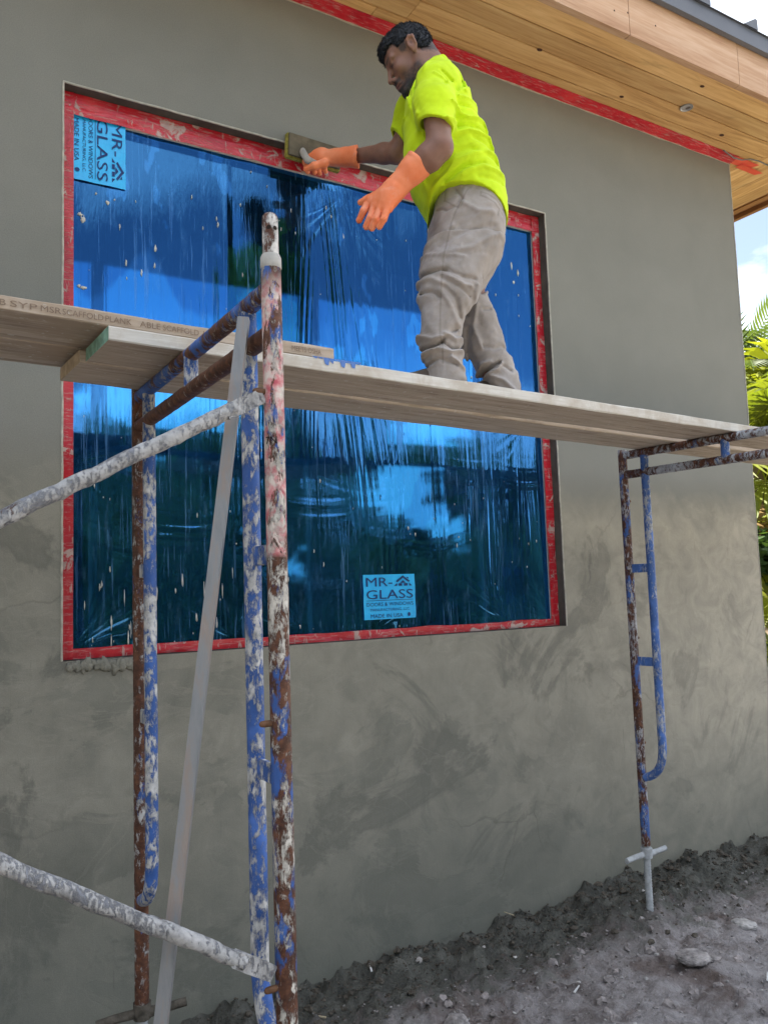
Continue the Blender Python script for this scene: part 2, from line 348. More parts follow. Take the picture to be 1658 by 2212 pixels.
# ------------------------------------------------------------------ ground
def m_ground():
    g = G('churned_sandy_soil', .95, .1); s = g.sep()
    n = g.noise(1.6, 10, .62, .6); n2 = g.noise(9, 9, .66, .4); n3 = g.noise(55, 6, .65)
    f = g.math('ADD', g.math('MULTIPLY', n, .45), g.math('ADD', g.math('MULTIPLY', n2, .4), g.math('MULTIPLY', n3, .15)))
    dry = g.ramp(f, [(.34, (.125, .106, .100)), (.43, (.215, .192, .186)), (.50, (.335, .312, .312)), (.58, (.44, .415, .42)), (.75, (.57, .545, .555))])
    wet = g.ramp(n2, [(.3, (.055, .056, .050)), (.5, (.115, .116, .104)), (.7, (.20, .20, .18))])
    near = g.n('ShaderNodeMapRange', {'Value': g.math('ADD', s[1], g.math('MULTIPLY', g.math('SUBTRACT', n2, .5), .9)), 'From Min': -.52, 'From Max': -.30}).outputs[0]
    col = g.mix(near, dry, wet)
    red = g.ramp(g.noise(2.6, 8, .6, .5, v=g.mapv(loc=(4, 2, 0))), [(.52, 0.0), (.62, .6)]); col = g.mix(g.math('MULTIPLY', red, g.math('SUBTRACT', 1.0, near)), col, (.095, .058, .042))
    wsp = g.ramp(g.voro(11), [(.07, 1.0), (.11, 0.0)]); wsel = g.ramp(g.noise(16, 3), [(.6, 0.0), (.64, 1.0)])
    col = g.mix(g.math('MULTIPLY', wsp, wsel), col, (.6, .58, .55))
    far = g.n('ShaderNodeMapRange', {'Value': g.n('ShaderNodeVectorMath', {0: g.co}, operation='LENGTH').outputs['Value'], 'From Min': 5.5, 'From Max': 8}).outputs[0]
    col = g.mix(far, col, (.44, .385, .30))
    g.bump(g.math('ADD', g.math('ADD', n3, g.math('MULTIPLY', n2, .8)), g.math('MULTIPLY', g.noise(150, 4, .6), .4)), 1.0, .022)
    return g.out(col)
xs = np.concatenate([-np.geomspace(300, 3.2, 40), np.arange(-3.0, -.8, .06), np.arange(-.8, 6.2, .016), np.arange(6.2, 9, .08), np.geomspace(9.2, 300, 40)])
ys = np.concatenate([-np.geomspace(300, 5, 40), np.arange(-4.8, -1.9, .05), np.arange(-1.9, .06, .014), np.arange(.1, 1.0, .1), np.geomspace(1.1, 300, 40)])
X, Y = np.meshgrid(xs, ys, indexing='ij')
det = np.clip((X+1.2)/.4, 0, 1)*np.clip((6.4-X)/.6, 0, 1)*np.clip((Y+2.6)/.5, 0, 1)
heap = np.exp(-((Y+.02)/.20)**2)
lum = fbm(X*9, Y*9, 4, 5); lum2 = fbm(X*26, Y*26, 3, 8)
Z = (fbm(X*.8, Y*.8, 3, 1)-.5)*.07*np.clip(1.5-np.hypot(X-2, Y)/40, 0, 1)
Z += det*((lum-.5)*.06+(np.clip(lum2-.5, 0, 1))*.034+(fbm(X*38, Y*38, 3, 14)-.5)*.022*(.4+1.2*np.clip((fbm(X*3, Y*3, 3, 19)-.38)*4, 0, 1)))
Z += heap*(.012+.016*(X-.4))*np.clip((X+3)/3, 0, 1)*np.clip((7-X), 0, 1) + det*np.exp(-((Y+.12)/.32)**2)*(np.clip(lum2-.4, 0, 1)*.05+np.clip(lum-.42, 0, 1)*.075)
Z += det*np.exp(-((X-3.12)/.3)**2-((Y+.30)/.25)**2)*.03
Z = np.where(np.abs(Y) > 20, Z*0, Z)
ground = link_mesh('ground', grid_mesh(X, Y, Z), m_ground(), None)
tag(ground, 'churned grey brown sandy soil sloping up to the wall base', 'ground', kind='structure')
def gz(x, y):
    i = np.argmin(abs(xs-x)); j = np.argmin(abs(ys-y)); return float(Z[i, j])

# ------------------------------------------------------------------ house
house = empty('house', (0, 0, 0))
tag(house, 'grey cement stuccoed house corner with a stained timber eave and film covered window', 'house')
WX0, WX1, WZ0, WZ1, RV = .541, 3.025, 1.402, 3.640, .082     # opening and depth of the reveal
CX, ZS = 4.678, 4.352                                         # corner of the wall, height of the soffit
b = MB(); XL, YB = -5.0, 2.7; BX0, BX1, BZ0, BZ1 = -.4, 4.3, .18, 3.86     # rear opening
def quad(p, mi=0): b.add(p, [(0, 1, 2, 3)], mi)
for x0, x1, z0, z1 in ((XL, WX0, -.3, ZS+.02), (WX1, CX, -.3, ZS+.02), (WX0, WX1, -.3, WZ0), (WX0, WX1, WZ1, ZS+.02)):
    quad([(x0, 0, z0), (x1, 0, z0), (x1, 0, z1), (x0, 0, z1)])
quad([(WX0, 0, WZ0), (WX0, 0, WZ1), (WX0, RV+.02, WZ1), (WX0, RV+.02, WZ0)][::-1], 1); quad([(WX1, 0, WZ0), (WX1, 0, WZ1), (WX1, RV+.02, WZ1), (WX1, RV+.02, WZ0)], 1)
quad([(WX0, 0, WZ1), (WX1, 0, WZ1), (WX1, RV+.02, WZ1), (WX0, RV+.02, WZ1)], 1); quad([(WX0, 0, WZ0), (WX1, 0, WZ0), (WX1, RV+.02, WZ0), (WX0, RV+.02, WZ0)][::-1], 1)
quad([(CX, 0, -.3), (CX, YB, -.3), (CX, YB, ZS+.02), (CX, 0, ZS+.02)]); 
for x0, x1, z0, z1 in ((XL, BX0, -.3, ZS+.02), (BX1, CX, -.3, ZS+.02), (BX0, BX1, -.3, BZ0), (BX0, BX1, BZ1, ZS+.02)):
    quad([(x1, YB, z0), (x0, YB, z0), (x0, YB, z1), (x1, YB, z1)])
quad([(XL, YB, -.3), (XL, 0, -.3), (XL, 0, ZS+.02), (XL, YB, ZS+.02)])
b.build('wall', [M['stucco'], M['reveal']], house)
b = MB(); b.box(XL+.01, CX-.01, .11, YB-.01, ZS-.20, ZS-.16); b.build('ceiling', plain('room_ceiling', (.10, .09, .08), .9), house)
b = MB(); b.box(XL+.01, CX-.01, .01, YB-.01, .05, .16); b.build('floor', plain('room_slab', (.16, .155, .145), .9), house)
for x0 in (-.4, 1.12, 2.66, 4.22):
    b = MB(); b.box(x0, x0+.08, YB-.06, YB+.02, BZ0, BZ1); b.build('rear_mullion', plain('dark_frame', (.04, .04, .045), .5), house)
b = MB(); b.box(BX0+.09, BX1-.09, YB-.05, YB+.01, 2.60, 2.77); b.build('rear_transom', plain('dark_transom', (.04, .04, .045), .5), house)
# pale plaster beads along the arrises, a little wavy
def wavy(a, c, k, amp, seed):
    rg = random.Random(seed); a, c = Vector(a), Vector(c); n = max(2, int((c-a).length/.05))
    return [a.lerp(c, i/n)+Vector((rg.uniform(-amp, amp), 0, rg.uniform(-amp, amp))) for i in range(n+1)]
b = MB()
for i, (p, q) in enumerate((((WX0, 0, WZ0), (WX0, 0, WZ1)), ((WX0, 0, WZ1), (WX1, 0, WZ1)), ((WX1, 0, WZ1), (WX1, 0, WZ0)))):
    b.tube(wavy(p, q, 1, .0012, i), .0045, 6)
b.build('plaster_bead', M['bead'], house)
b = MB(); b.tube(wavy((CX, 0, .1), (CX, 0, ZS-.01), 1, .0012, 9), .004, 6); b.build('corner_bead', M['bead'], house)
# lumps of render squeezed out under the sill
def lumps(path, k, r0, r1, seed, sq=(1, .5, .8)):
    rg = random.Random(seed); bm = bmesh.new()
    for i in range(k):
        t = rg.random(); p = Vector(path[0]).lerp(Vector(path[1]), t)+Vector((rg.gauss(0, r0*.8), 0, rg.gauss(0, r0*.8)))
        r = rg.uniform(r0, r1); mtx = Matrix.Translation(p) @ Matrix.Rotation(rg.uniform(0, 6), 4, 'Y') @ Matrix.Diagonal((r*sq[0]*rg.uniform(.7, 1.8), r*sq[1], r*sq[2], 1))
        res = bmesh.ops.create_icosphere(bm, subdivisions=2, radius=1, matrix=mtx)
        for v in res['verts']: v.co += (v.co-p)*rg.uniform(-.25, .25)
    me = bpy.data.meshes.new('l'); bm.to_mesh(me); bm.free(); return me
link_mesh('render_lumps', lumps(((.56, -.004, 1.385), (.85, -.004, 1.375)), 70, .008, .02, 3), M['stucco'], house, True)
# soffit: boards along the wall and along the return, mitred at the hip
def tone_attr(o, per):
    at = o.data.attributes.new('tone', 'FLOAT', 'POINT'); at.data.foreach_set('value', np.array(per, np.float32))
OH, OX = .533, .66                                             # overhang in front and to the right
b = MB(); tn = []; rg = random.Random(5)
nb_ = 4; wbd = OH/nb_
for i in range(nb_):
    y1 = -wbd*i+.0; y0 = -wbd*(i+1)
    xr1 = CX+OX*(-y1)/OH; xr0 = CX+OX*(-y0)/OH
    cuts = sorted([-7.5, rg.uniform(-4, -1), rg.uniform(.8, 2.3)+.3*i])
    for j, x0 in enumerate(cuts):
        last = j == len(cuts)-1; e0 = xr0 if last else cuts[j+1]-.002; e1 = xr1 if last else e0
        g_ = .0045; zz = ZS+rg.uniform(0, .0012)
        b.hexa([(x0, y0+g_, zz), (e0, y0+g_, zz), (e1, y1-g_, zz), (x0, y1-g_, zz), (x0, y0+g_, ZS+.015), (e0, y0+g_, ZS+.015), (e1, y1-g_, ZS+.015), (x0, y1-g_, ZS+.015)])
        tn += [rg.random()]*8
def disc(b, x, y, z, rx, ry, mi, n=14, rot=0):
    vs = [(x+rx*math.cos(t)*math.cos(rot)-ry*math.sin(t)*math.sin(rot), y+rx*math.cos(t)*math.sin(rot)+ry*math.sin(t)*math.cos(rot), z) for t in [2*math.pi*k/n for k in range(n)]]
    b.add(vs, [tuple(range(n))[::-1]], mi)
for px, py, r in ((1165, 107, .011), (1342, 208.5, .010), (1516, 186, .010), (1558, 291.5, .012), (1470, 132, .005)):
    p = at_z(px, py, ZS-.0015); disc(b, p.x, p.y, ZS-.0015, r*1.5, r, 1); tn += [.5]*14
b.add([(-7.5, -OH-.02, ZS+.017), (CX+OX+.02, -OH-.02, ZS+.017), (CX, .05, ZS+.017), (-7.5, .05, ZS+.017)], [(0, 1, 2, 3)], 2); tn += [0]*4
soffit = b.build('soffit', [M['soffit_x'], M['knot'], M['gap']], house); tone_attr(soffit, tn)
b = MB(); tn = []; wb2 = OX/5
for i in range(5):
    x0 = CX+wb2*i; x1 = CX+wb2*(i+1); g_ = .0022; ya = -OH*i/5; yb = -OH*(i+1)/5
    b.hexa([(x0+g_, ya+.002, ZS), (x1-g_, yb+.002, ZS), (x1-g_, YB+.6, ZS), (x0+g_, YB+.6, ZS), (x0+g_, ya+.002, ZS+.015), (x1-g_, yb+.002, ZS+.015), (x1-g_, YB+.6, ZS+.015), (x0+g_, YB+.6, ZS+.015)]); tn += [rg.random()]*8
so2 = b.build('soffit', M['soffit_y'], house); tone_attr(so2, tn)
# recessed can in the soffit
pl = at_z(1482, 231, ZS); rim = MB(); k = 28; rr = .037
prof = [(rr, ZS-.001), (rr, ZS-.006), (rr*.86, ZS-.006), (rr*.80, ZS-.003), (rr*.7, ZS-.0025)]
vs = [(pl.x+r_*math.cos(2*math.pi*j/k), pl.y+r_*math.sin(2*math.pi*j/k), z_) for r_, z_ in prof for j in range(k)]
rim.add(vs, [(a*k+j, a*k+(j+1) % k, (a+1)*k+(j+1) % k, (a+1)*k+j) for a in range(4) for j in range(k)], 0, False)
rim.add(vs[-k:], [tuple(range(k))[::-1]], 1)
disc(rim, pl.x+.01, pl.y-.002, ZS-.0035, rr*.33, rr*.42, 2)
rim.build('recessed_light', [M['can'], plain('can_inside', (.34, .32, .32), .5), plain('can_socket', (.12, .09, .08), .6)], soffit)
# fascia boards with butt joints, then trim and fascia of the return
b = MB(); ja = at_y(1345, 40, -OH).x; jb = at_y(1583, 175, -OH).x; cuts = [-7.5, -1.6, ja, jb, CX+OX+.04]
for i in range(4): b.box(cuts[i]+.002, cuts[i+1]-.002, -OH-.038, -OH, ZS-.003, ZS+.29)
b.box(-7.5, CX+OX+.03, -OH+.004, -OH+.02, ZS+.02, ZS+.28, 1)
for px, py in ((1326, 22), (1322, 69), (1355, 27), (1350, 69), (1352, 98), (1415, 55), (1402, 95), (1565, 193), (1560, 222)):
    q_ = at_y(px, py, -OH-.038)
    if q_.z > ZS+.02: b.box(q_.x-.0035, q_.x+.0035, -OH-.0392, -OH-.037, q_.z-.004, q_.z+.004, 1)
b.build('fascia_board', [M['fascia'], M['gap']], house, bevel=.0)
b = MB(); xe = CX+OX
b.box(xe-.0, xe+.055, -OH+.002, YB+.6, ZS-.012, ZS+.05); b.box(xe+.057, xe+.115, -OH+.002, YB+.6, ZS+.012, ZS+.07, 0); b.box(xe+.117, xe+.155, -OH-.03, YB+.6, ZS-.02, ZS+.29)
b.build('fascia_trim', M['trim'], house)
# metal roof with standing ribs
roof = MB(); ye = -OH-.075; zr = ZS+.235; EX = CX+OX+.21; run = (YB+.75+OH+.075)/2; rise = run*.27; XLr = -7.7
def rz(y): return zr+.095+(y-ye)/run*rise
roof.hexa([(XLr, ye, zr), (EX, ye, zr), (EX, ye+.03, zr), (XLr, ye+.03, zr), (XLr, ye, zr+.095), (EX, ye, zr+.095), (EX, ye+.03, zr+.095), (XLr, ye+.03, zr+.095)])
roof.box(EX-.03, EX, ye+.031, YB+.75, zr, zr+.09)
ym = ye+run
roof.add([(XLr, ye-.012, rz(ye)), (EX+.01, ye-.012, rz(ye)), (EX-run, ym, rz(ym)), (XLr, ym, rz(ym))], [(0, 1, 2, 3)])
roof.add([(EX+.01, ye-.012, rz(ye)), (EX+.01, YB+.75, rz(ye)), (EX-run, YB+.75-run, rz(ym)), (EX-run, ym, rz(ym))], [(0, 1, 2, 3)])
roof.add([(EX, YB+.75, rz(ye)), (XLr, YB+.75, rz(ye)), (XLr, YB+.75-run, rz(ym)), (EX-run, YB+.75-run, rz(ym))], [(0, 1, 2, 3)])
roof.add([(XLr, ym, rz(ym)), (EX-run, ym, rz(ym)), (EX-run, YB+.75-run, rz(ym)), (XLr, YB+.75-run, rz(ym))], [(0, 1, 2, 3)])
roof.add([(XLr, ye, zr), (XLr, ye, rz(ye)), (XLr, ym, rz(ym)), (XLr, YB+.75-run, rz(ym)), (XLr, YB+.75, rz(ye)), (XLr, YB+.75, zr)], [(0, 1, 2, 3, 4, 5)])
xa_, xb_ = at_y(1524, 25, ye).x, at_y(1627, 79, ye).x; rsp = xb_-xa_
for x in [xa_+rsp*i for i in range(-28, 6)]:
    L = min(run, EX-x)-.02
    if L < .1: continue
    y1 = ye+L; a = ye-.016
    roof.add([(x-.10, a, rz(ye)), (x+.022, a, rz(ye)), (x+.020, a, rz(ye)+.062), (x+.004, a, rz(ye)+.064), (x-.10, y1, rz(y1)), (x+.022, y1, rz(y1)), (x+.020, y1, rz(y1)+.062), (x+.004, y1, rz(y1)+.064)],
             [(0, 1, 2, 3), (1, 5, 6, 2), (3, 2, 6, 7), (0, 3, 7, 4), (7, 6, 5, 4)])
roof.build('roof', M['roofmetal'], house)
# red tape on the soffit beside the wall, its loose ends beyond the corner
b = MB(); n = 120; xa = np.linspace(-7, CX+.005, n)
v = []; rg = random.Random(2)
for x in xa: v += [(x, -.078+rg.uniform(-.001, .001), ZS-.0035), (x, .0, ZS-.0035-.012-rg.uniform(0, .006))]
b.add(v, [(2*i, 2*i+2, 2*i+3, 2*i+1) for i in range(n-1)])
v2 = [(x, -.003, ZS-.013-rg.uniform(0, .004)) for x in xa]+[(x, -.0035, ZS-.022-.008*rg.random()) for x in xa]
b.add(v2, [(i, i+1, n+i+1, n+i) for i in range(n-1)], 1)
b.build('masking_tape', [M['tape2'], M['bead']], house)
b = MB()
b.add([(CX-.01, -.074, ZS-.0055), (CX+.22, -.072, ZS-.0065), (CX+.19, .004, ZS-.0065), (CX-.0, .004, ZS-.0055)], [(0, 1, 2, 3)])
b.add([(CX+.10, -.030, ZS-.010), (CX+.33, -.022, ZS-.012), (CX+.30, .022, ZS-.012), (CX+.09, .02, ZS-.010)], [(0, 1, 2, 3)])
b.build('tape_end', M['tape3'], house)
b = MB(); pts = [at_z(px, py, ZS-.018-.012*math.sin(i*.8)) for i, (px, py) in enumerate(((1562, 324), (1570, 330), (1585, 341), (1602, 345), (1620, 343), (1640, 348), (1656, 356), (1675, 357), (1690, 350)))]
b.tube(pts, .0042, 8); b.build('cable', M['cable'], house)

# ------------------------------------------------------------------ window with its blue film
win = empty('window'); win.parent = house
TX0, TX1, TZ0, TZ1 = WX0+.002, WX1-.002, WZ0+.002, WZ1-.002
FX0, FX1, FZ0, FZ1 = .588, 2.976, 1.438, 3.545
b = MB()
for x0, x1, z0, z1 in ((TX0, FX0-.004, TZ0, TZ1), (FX1+.004, TX1, TZ0, TZ1), (FX0-.003, FX1+.003, TZ0, FZ0-.004), (FX0-.003, FX1+.003, FZ1+.006, TZ1)):
    b.box(x0, x1, RV-.012, RV+.03, z0, z1)
b.build('frame', plain('pale_window_frame', (.6, .6, .6), .5), win)
# tape over the frame: crumpled sheets
def tape_strip(x0, x1, z0, z1, seed, name='masking_tape', y=RV-.024):
    nx = max(3, int((x1-x0)/.008)); nz = max(3, int((z1-z0)/.008))
    A, B = np.meshgrid(np.linspace(x0, x1, nx), np.linspace(z0, z1, nz), indexing='ij')
    if x1-x0 > z1-z0: hh = fbm(A*6, B*60, 3, seed)
    else: hh = fbm(A*60, B*6, 3, seed)
    ed = 0*A
    jag = (fbm(A*7+B*7, A*0, 3, seed+4)-.5)*.012
    if x1-x0 > z1-z0: B = B+jag*((B-z0)/(z1-z0) < .5) if z1 > 3 else B+jag*((B-z0)/(z1-z0) > .5)
    return link_mesh(name, grid_mesh(A, y-.011*(hh-.2), B), M['tape'], win)
tape_strip(TX0, TX1, 3.548, TZ1, 1); tape_strip(TX0, .5905, TZ0, TZ1, 2, y=RV-.0256); tape_strip(2.972, TX1, TZ0, TZ1, 3, y=RV-.0256); tape_strip(TX0, TX1, TZ0, 1.442, 4)

FY = RV-.006
NXF, NZF = 600, 540
A, B = np.meshgrid(np.linspace(FX0-.012, FX1+.012, NXF), np.linspace(FZ0-.012, FZ1+.012, NZF), indexing='ij')
u = (A-FX0)/(FX1-FX0); w = (B-FZ0)/(FZ1-FZ0)          # 0..1 right, 0..1 up
h = (fbm(A*2.2, B*1.3, 3, 11)-.5)*.010
top_smooth = np.clip((w-.62)/.15, 0, 1)*np.clip((.42-u)/.05, 0, 1)
# fine vertical pleats everywhere, gathered in places
mask = np.clip((fbm(A*7, B*1.3, 3, 21)-.44)*5, 0, 1)*(1-.8*top_smooth)
h += mask*(vn(A*75+2*vn(A*3, B*2.2, 4), B*1.1, 31)-.5)*.0021
mask2 = np.clip((fbm(A*3.5, B*2.0, 3, 27)-.5)*6, 0, 1)*(1-top_smooth)
h += mask2*(vn(A*130, B*1.6, 33)-.5)*.0015
for u0, u1, wd, am, w_lo in ((.485, .56, .035, 1.5, .18), (.50, .63, .05, 1.0, .22), (.44, .40, .03, .9, .30), (.70, .72, .012, 1.4, .02), (.27, .265, .008, 1.3, .3), (.84, .86, .03, .9, .0), (.93, .9, .04, .8, .1), (.62, .605, .02, .8, .0)):
    c = u0+(u1-u0)*(1-w); e = np.exp(-((u-c)/(wd*(1.15-.5*w)))**2)*np.clip((w-w_lo)/.2, 0, 1)
    h += am*e*(vn((A-c*2.37)*110+vn(A*5, B*2, 6)*1.5, B*.9, int(u0*100))-.45)*.0036 + .003*e
for cxu, czw, rad, am, k, a0, a1 in ((.0, .0, .22, 1.1, 16, .15, 1.3), (.27, .0, .20, .9, 15, .9, 2.9), (.40, .02, .20, 1.0, 17, 1.7, 3.1), (.55, .0, .17, .9, 15, .2, 1.4), (.88, .0, .20, 1.0, 17, 1.5, 3.0), (1.0, .0, .16, .9, 15, 1.7, 3.0), (.0, .34, .14, .7, 12, -1.3, .6), (.505, .97, .26, .9, 16, -2.6, -.6), (.97, .50, .2, .7, 14, 2.4, 4.2)):
    dx = (u-cxu)*2.37; dz = (w-czw)*2.1; r = np.hypot(dx, dz); th = np.arctan2(dz, dx+1e-6); th = np.where(th < a0-.9, th+2*math.pi, th)
    h += am*np.exp(-(r/rad/1.5)**2)*np.clip(r/.05, 0, 1)*np.clip((th-a0)/.25, 0, 1)*np.clip((a1-th)/.25, 0, 1)*(vn(th*k+2.5*vn(r*9, th*2, 3), r*3, int(k+cxu*10))-.5)*.0024
for k_ in range(9):                                   # slack swags across the lower half
    cx_ = .12+.1*k_+.03*math.sin(k_*5); q = w-(.10+.30*vn(k_*3.7, 1.1, 5))-.9*(u-cx_)**2*(1.5 if k_ % 2 else 2.5); e = np.exp(-((u-cx_)/.07)**2-(q/.035)**2)
    h += e*(vn(q*120, u*3, 70+k_)-.5)*.0016
h *= np.clip(np.minimum(np.minimum(u+.005, 1.005-u), np.minimum(w+.005, 1.005-w))*45, .15, 1)
fo = grid_mesh(A, FY-.002-h, B)
# where the film clings to the glass it looks darker; scalloped lower edge
bnd = .80-.10*fbm(A*5.5, B*.2, 3, 41)-.10*np.abs(np.sin(A*6.3+1.5*vn(A*2, B*0, 3)))-.12*(u > .42)
cling = np.clip((w-bnd)*60, 0, 1)*(1-np.clip((fbm(A*13, B*4.5, 5, 52)-.63)*40, 0, 1))*np.clip((.90-u)*9, 0, 1)
cl2 = np.clip((fbm(A*4, B*3.3, 4, 61)-.57)*40, 0, 1)*np.clip((.5-w)*8, 0, 1)*.55
cl = np.maximum(cling, cl2)
vcol(fo, 'cling', np.stack([cl.ravel()]*3, 1))
gx_, gz_ = np.gradient(h, A[1, 0]-A[0, 0], B[0, 1]-B[0, 0]); pleat = np.clip((np.hypot(gx_, gz_)-.10)*2.6, 0, 1)
at = fo.attributes.new('pleat', 'FLOAT', 'POINT'); at.data.foreach_set('value', pleat.ravel().astype(np.float32))
def m_film():
    g = G('blue_protective_film', .07, .5); t = g.t
    c = g.n('ShaderNodeAttribute', attribute_name='cling').outputs['Fac']; pl_ = g.n('ShaderNodeAttribute', attribute_name='pleat').outputs['Fac']
    dust = g.noise(16, 9, .7, .4, v=g.mapv((1.6, 1, .45))); dm = g.ramp(dust, [(.56, 0.0), (.70, .5)])
    nrm = g.bump(g.noise(90, 3, .5, v=g.mapv((1.5, 1, .25))), .10, .003)
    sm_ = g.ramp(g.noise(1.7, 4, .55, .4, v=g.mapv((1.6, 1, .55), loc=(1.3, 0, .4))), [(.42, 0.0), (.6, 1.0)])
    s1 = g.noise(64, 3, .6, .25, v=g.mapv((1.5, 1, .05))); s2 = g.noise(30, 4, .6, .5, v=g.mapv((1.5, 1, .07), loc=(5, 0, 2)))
    lt = g.math('MULTIPLY', g.ramp(s1, [(.56, 0.0), (.65, 1.0)]), g.math('ADD', g.math('MULTIPLY', sm_, .9), .10)); dkk = g.math('MULTIPLY', g.ramp(s2, [(.55, 0.0), (.68, .8)]), sm_)  # vertical streak masks; the bright ones paint crease glints into the diffuse colour
    tcol = g.mix(dkk, g.mix(c, (.022, .175, .40), (.014, .095, .26)), (.006, .035, .10))
    tr0 = g.n('ShaderNodeBsdfTransparent', {'Color': tcol}).outputs[0]
    rf_ = g.n('ShaderNodeBsdfRefraction', {'Color': tcol, 'Roughness': .17, 'IOR': 1.14, 'Normal': nrm}).outputs[0]
    mt = g.n('ShaderNodeMixShader', {0: .93}); t.links.new(tr0, mt.inputs[1]); t.links.new(rf_, mt.inputs[2]); tr_ = mt.outputs[0]
    gl_ = g.n('ShaderNodeBsdfGlossy', {'Color': (.10, .40, .95, 1), 'Roughness': g.ramp(dust, [(.5, .045), (.7, .16)]), 'Normal': nrm}).outputs[0]
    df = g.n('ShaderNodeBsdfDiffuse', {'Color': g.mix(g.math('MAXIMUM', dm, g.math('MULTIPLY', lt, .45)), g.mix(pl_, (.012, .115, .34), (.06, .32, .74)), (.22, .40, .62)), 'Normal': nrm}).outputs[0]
    fr = g.n('ShaderNodeLayerWeight', {'Blend': .25, 'Normal': nrm}).outputs['Fresnel']
    fg = g.math('ADD', g.math('ADD', g.math('MULTIPLY', g.math('SUBTRACT', 1.0, c), .06), .17), g.math('MULTIPLY', fr, .25))
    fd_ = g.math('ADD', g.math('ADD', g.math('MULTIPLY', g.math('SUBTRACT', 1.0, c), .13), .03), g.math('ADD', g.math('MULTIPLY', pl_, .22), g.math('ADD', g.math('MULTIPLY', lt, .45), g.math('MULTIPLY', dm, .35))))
    m1 = g.n('ShaderNodeMixShader', {0: fd_}); t.links.new(tr_, m1.inputs[1]); t.links.new(df, m1.inputs[2])
    m2 = g.n('ShaderNodeMixShader', {0: fg}); t.links.new(m1.outputs[0], m2.inputs[1]); t.links.new(gl_, m2.inputs[2])
    t.links.new(m2.outputs[0], t.nodes['Material Output'].inputs['Surface']); return g.m
film = link_mesh('protective_film', fo, m_film(), win)
# dried splashes of render
rg = random.Random(12); b = MB()
def splash(px, pz, rx, rz_, y=FY-.0055):
    k = 11; ph = rg.uniform(0, 6)
    ring = [(px+rx*math.cos(2*math.pi*j/k+ph)*rg.uniform(.5, 1.3), y, pz+rz_*math.sin(2*math.pi*j/k+ph)*rg.uniform(.5, 1.3)) for j in range(k)]
    back = [(lerp(px, a, 1.1), y+.006, lerp(pz, c, 1.15)) for a, _, c in ring]
    b.add(ring+back+[(px, y-.0012, pz)], [(k+j, k+(j+1) % k, (j+1) % k, j) for j in range(k)]+[(j, (j+1) % k, 2*k) for j in range(k)], 0, True)
for px, py, rx, rz_ in ((232, 438, .012, .012), (247, 432, .005, .005), (207, 418, .006, .006), (178, 475, .020, .018), (172, 463, .013, .012), (335, 537, .008, .018), (180, 622, .018, .010), (170, 618, .012, .010), (333, 575, .006, .016), (272, 570, .006, .02), (258, 490, .005, .018), (470, 485, .006, .016), (715, 468, .010, .012), (703, 450, .005, .014), (740, 512, .006, .02), (1103, 575, .008, .03), (1117, 590, .009, .02), (1108, 610, .012, .012), (820, 1075, .006, .016), (305, 590, .006, .02), (690, 1040, .005, .012), (880, 1140, .006, .014), (905, 400, .005, .012)):
    p = at_y(px, py, FY); splash(p.x, p.z, rx*.62, rz_*.75)
for i in range(130):
    z = FZ0+(FZ1-FZ0)*rg.random()**(1.7 if i % 2 else .7); x = rg.uniform(FX0+.02, FX1-.02); s_ = rg.uniform(.0009, .0026)
    splash(x, z, s_, s_*rg.uniform(1, 5))
for i in range(26):
    x = rg.uniform(FX0+.02, 1.5) if i < 30 else rg.uniform(1.5, FX1-.05); z = FZ0+rg.uniform(.02, .28); splash(x, z, rg.uniform(.0012, .0035), rg.uniform(.008, .035))
sp = b.build('render_splashes', plain('dried_render', (.58, .56, .51), .9, var=.2), win); tag(sp, kind='stuff')
# film stickers, lettering as thin raised ink
def text_mesh(s, size, mat, parent, org, rx, uy, name='lettering', align='LEFT', fit=None, spacing=1.0):
    cu_ = bpy.data.curves.new('t', 'FONT'); cu_.body = s; cu_.size = size; cu_.align_x = align; cu_.space_character = spacing; cu_.resolution_u = 3
    o = bpy.data.objects.new('t', cu_); COL.objects.link(o); bpy.context.view_layer.update()
    me = bpy.data.meshes.new_from_object(o.evaluated_get(bpy.context.evaluated_depsgraph_get())); bpy.data.objects.remove(o); bpy.data.curves.remove(cu_)
    rx = Vector(rx).normalized(); uy = Vector(uy).normalized(); nz = rx.cross(uy)
    xs_ = [v.co.x for v in me.vertices]; k = (fit/(max(xs_)-min(xs_))) if fit else 1; x0 = min(xs_) if fit and align == 'LEFT' else 0
    for v in me.vertices: v.co = Vector(org)+rx*((v.co.x-x0)*k)+uy*v.co.y+nz*.0005
    return link_mesh(name, me, mat, parent)
def m_sticker():
    g = G('cyan_sticker', .35, .5); n = g.noise(9, 5); g.bump(g.noise(14, 4, .5, 1.0), .2, .006)
    return g.out(g.ramp(n, [(.3, (.012, .44, .92)), (.7, (.02, .52, .97))]))
M['sticker'] = m_sticker(); M['stickerink'] = plain('navy_print', (.008, .035, .16), .5)
